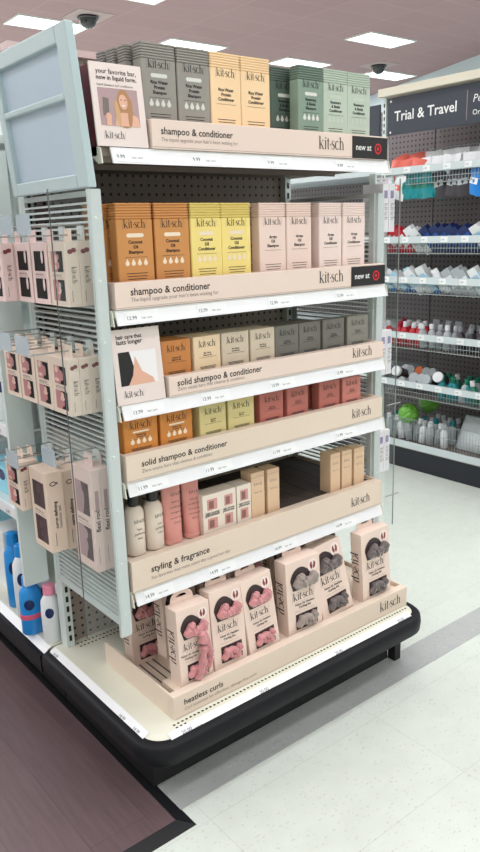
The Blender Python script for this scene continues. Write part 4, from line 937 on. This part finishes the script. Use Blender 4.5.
def s5(y): return R.choice([('jar', 'white', 'silver'), ('jar', 'orange', 'orange'), ('jar', 'dark', 'silver'), ('jar', 'dark', 'white')]) if y > 2.56 else R.choice([('bottle', 'emerald', 'white'), ('bottle', 'teal', 'emerald'), ('bottle', 'silver', 'emerald')])
def jr(): return (0, -HP+.35, R.uniform(-.3, .3))
y = 2.92
while y > 2.56: kd = s5(y); good(kd[0], kd[1], kd[2], 3.565, y, .53, .475+R.choice([0, .035, .06]), jr()); good(*s5(2.8), 3.66, y+.02, .53, .50+R.choice([0, .03]), jr(), 'back'); y -= .056
row(.53, .44, 3.50, 2.55, 2.1, lambda y: s5(2.3), .045, lean); row(.53, .44, 3.59, 2.55, 2.1, lambda y: s5(2.3), .045, lean, 'back')
good('ball', 'green', 'green', 3.52, 2.80, .15, .25); good('ball', 'green', 'green', 3.66, 2.76, .15, .30)
row(.15, .155, 3.51, 2.93, 2.5, [('bottle', 'silver', 'white'), ('bottle', 'grey', 'white'), ('bottle', 'white', 'silver')], .05, lean)
row(.15, .155, 3.59, 2.93, 2.5, [('bottle', 'silver', 'teal'), ('bottle', 'white', 'silver')], .05, lean, 'middle')
row(.15, .155, 3.68, 2.70, 2.3, [('bottle', 'silver', 'white'), ('bottle', 'grey', 'white')], .05, lean, 'back')
# clear zip bag
b = MB(); rings = []
for k in range(9):
    f = k/8; t = .07*math.sin(math.pi*min(.98, f+.06))**.5; w = .17*(1-.06*f)
    rings.append([V((t*math.sin(a)*.9-.0+.08*f, w*math.cos(a), .18*f)) for a in [2*math.pi*q/18 for q in range(18)]])
b.loft(rings, mat('frosted_bag', s(206, 212, 214), .25, spec=.6)); bagm = b.build('zip_bag', loc=(3.56, 2.32, .156), smooth=True); tag(bagm, 'frosted clear zip bag lying in the bottom basket of the rack', 'bag')
# neighbouring bay with its own slate board
N = thing('neighbour_shelving', 'next shelving bay behind, with a plain slate board seen above the green cartons', 'store shelving', (3.7, 3.6, 0)); 
def nb(b, n): o = b.build(n, N); o.location = V((-3.7, -3.6, 0)); return o
b = MB(); b.box(3.9, 3.93, 2.965, 4.3, .13, 2.1, Mtp[0]); nb(b, 'back_panel')
b = MB(); b.box(3.415, 3.428, 2.975, 4.3, 1.875, 2.055, Msl); nb(b, 'aisle_sign')
b = MB()
for z in [.15]+TZ: b.box(3.43, 3.9, 2.965, 4.3, z-.03, z, Mlip)
nb(b, 'shelf')
b = MB(); b.box(3.43, 3.88, 2.965, 4.3, 0, .12, MATS['dark_base']); nb(b, 'kick_plate')

# ------------------------------------------------------------------ camera and view
cam = bpy.data.cameras.new('Camera'); co = bpy.data.objects.new('Camera', cam); C.objects.link(co)
cam.sensor_fit = 'HORIZONTAL'; cam.sensor_width = 36; cam.lens = 56.25; cam.clip_start = .05
f = 750.; vx = V((1210-240, 426-202, -f)).normalized(); vy = V((-380-240, 426-250, -f)); vy = (vy-vx*vx.dot(vy)).normalized(); vz = vx.cross(vy)
if vz.y < 0: vz = -vz
Rm = Matrix((vx, vy, vz))
M4 = Rm.to_4x4(); M4.translation = V((0, 0, 1.4)); co.matrix_world = M4
sc = bpy.context.scene; sc.camera = co
w = bpy.data.worlds.new('World'); sc.world = w; w.use_nodes = True; w.node_tree.nodes['Background'].inputs[0].default_value = (.8, .9, .95, 1); w.node_tree.nodes['Background'].inputs[1].default_value = .1
sc.view_settings.view_transform = 'Standard'; sc.view_settings.look = 'None'; sc.view_settings.gamma = 1; sc.view_settings.use_curve_mapping = False
sc.view_settings.exposure = 0.17
for o in bpy.data.objects:
    if 'used' in o: del o['used']
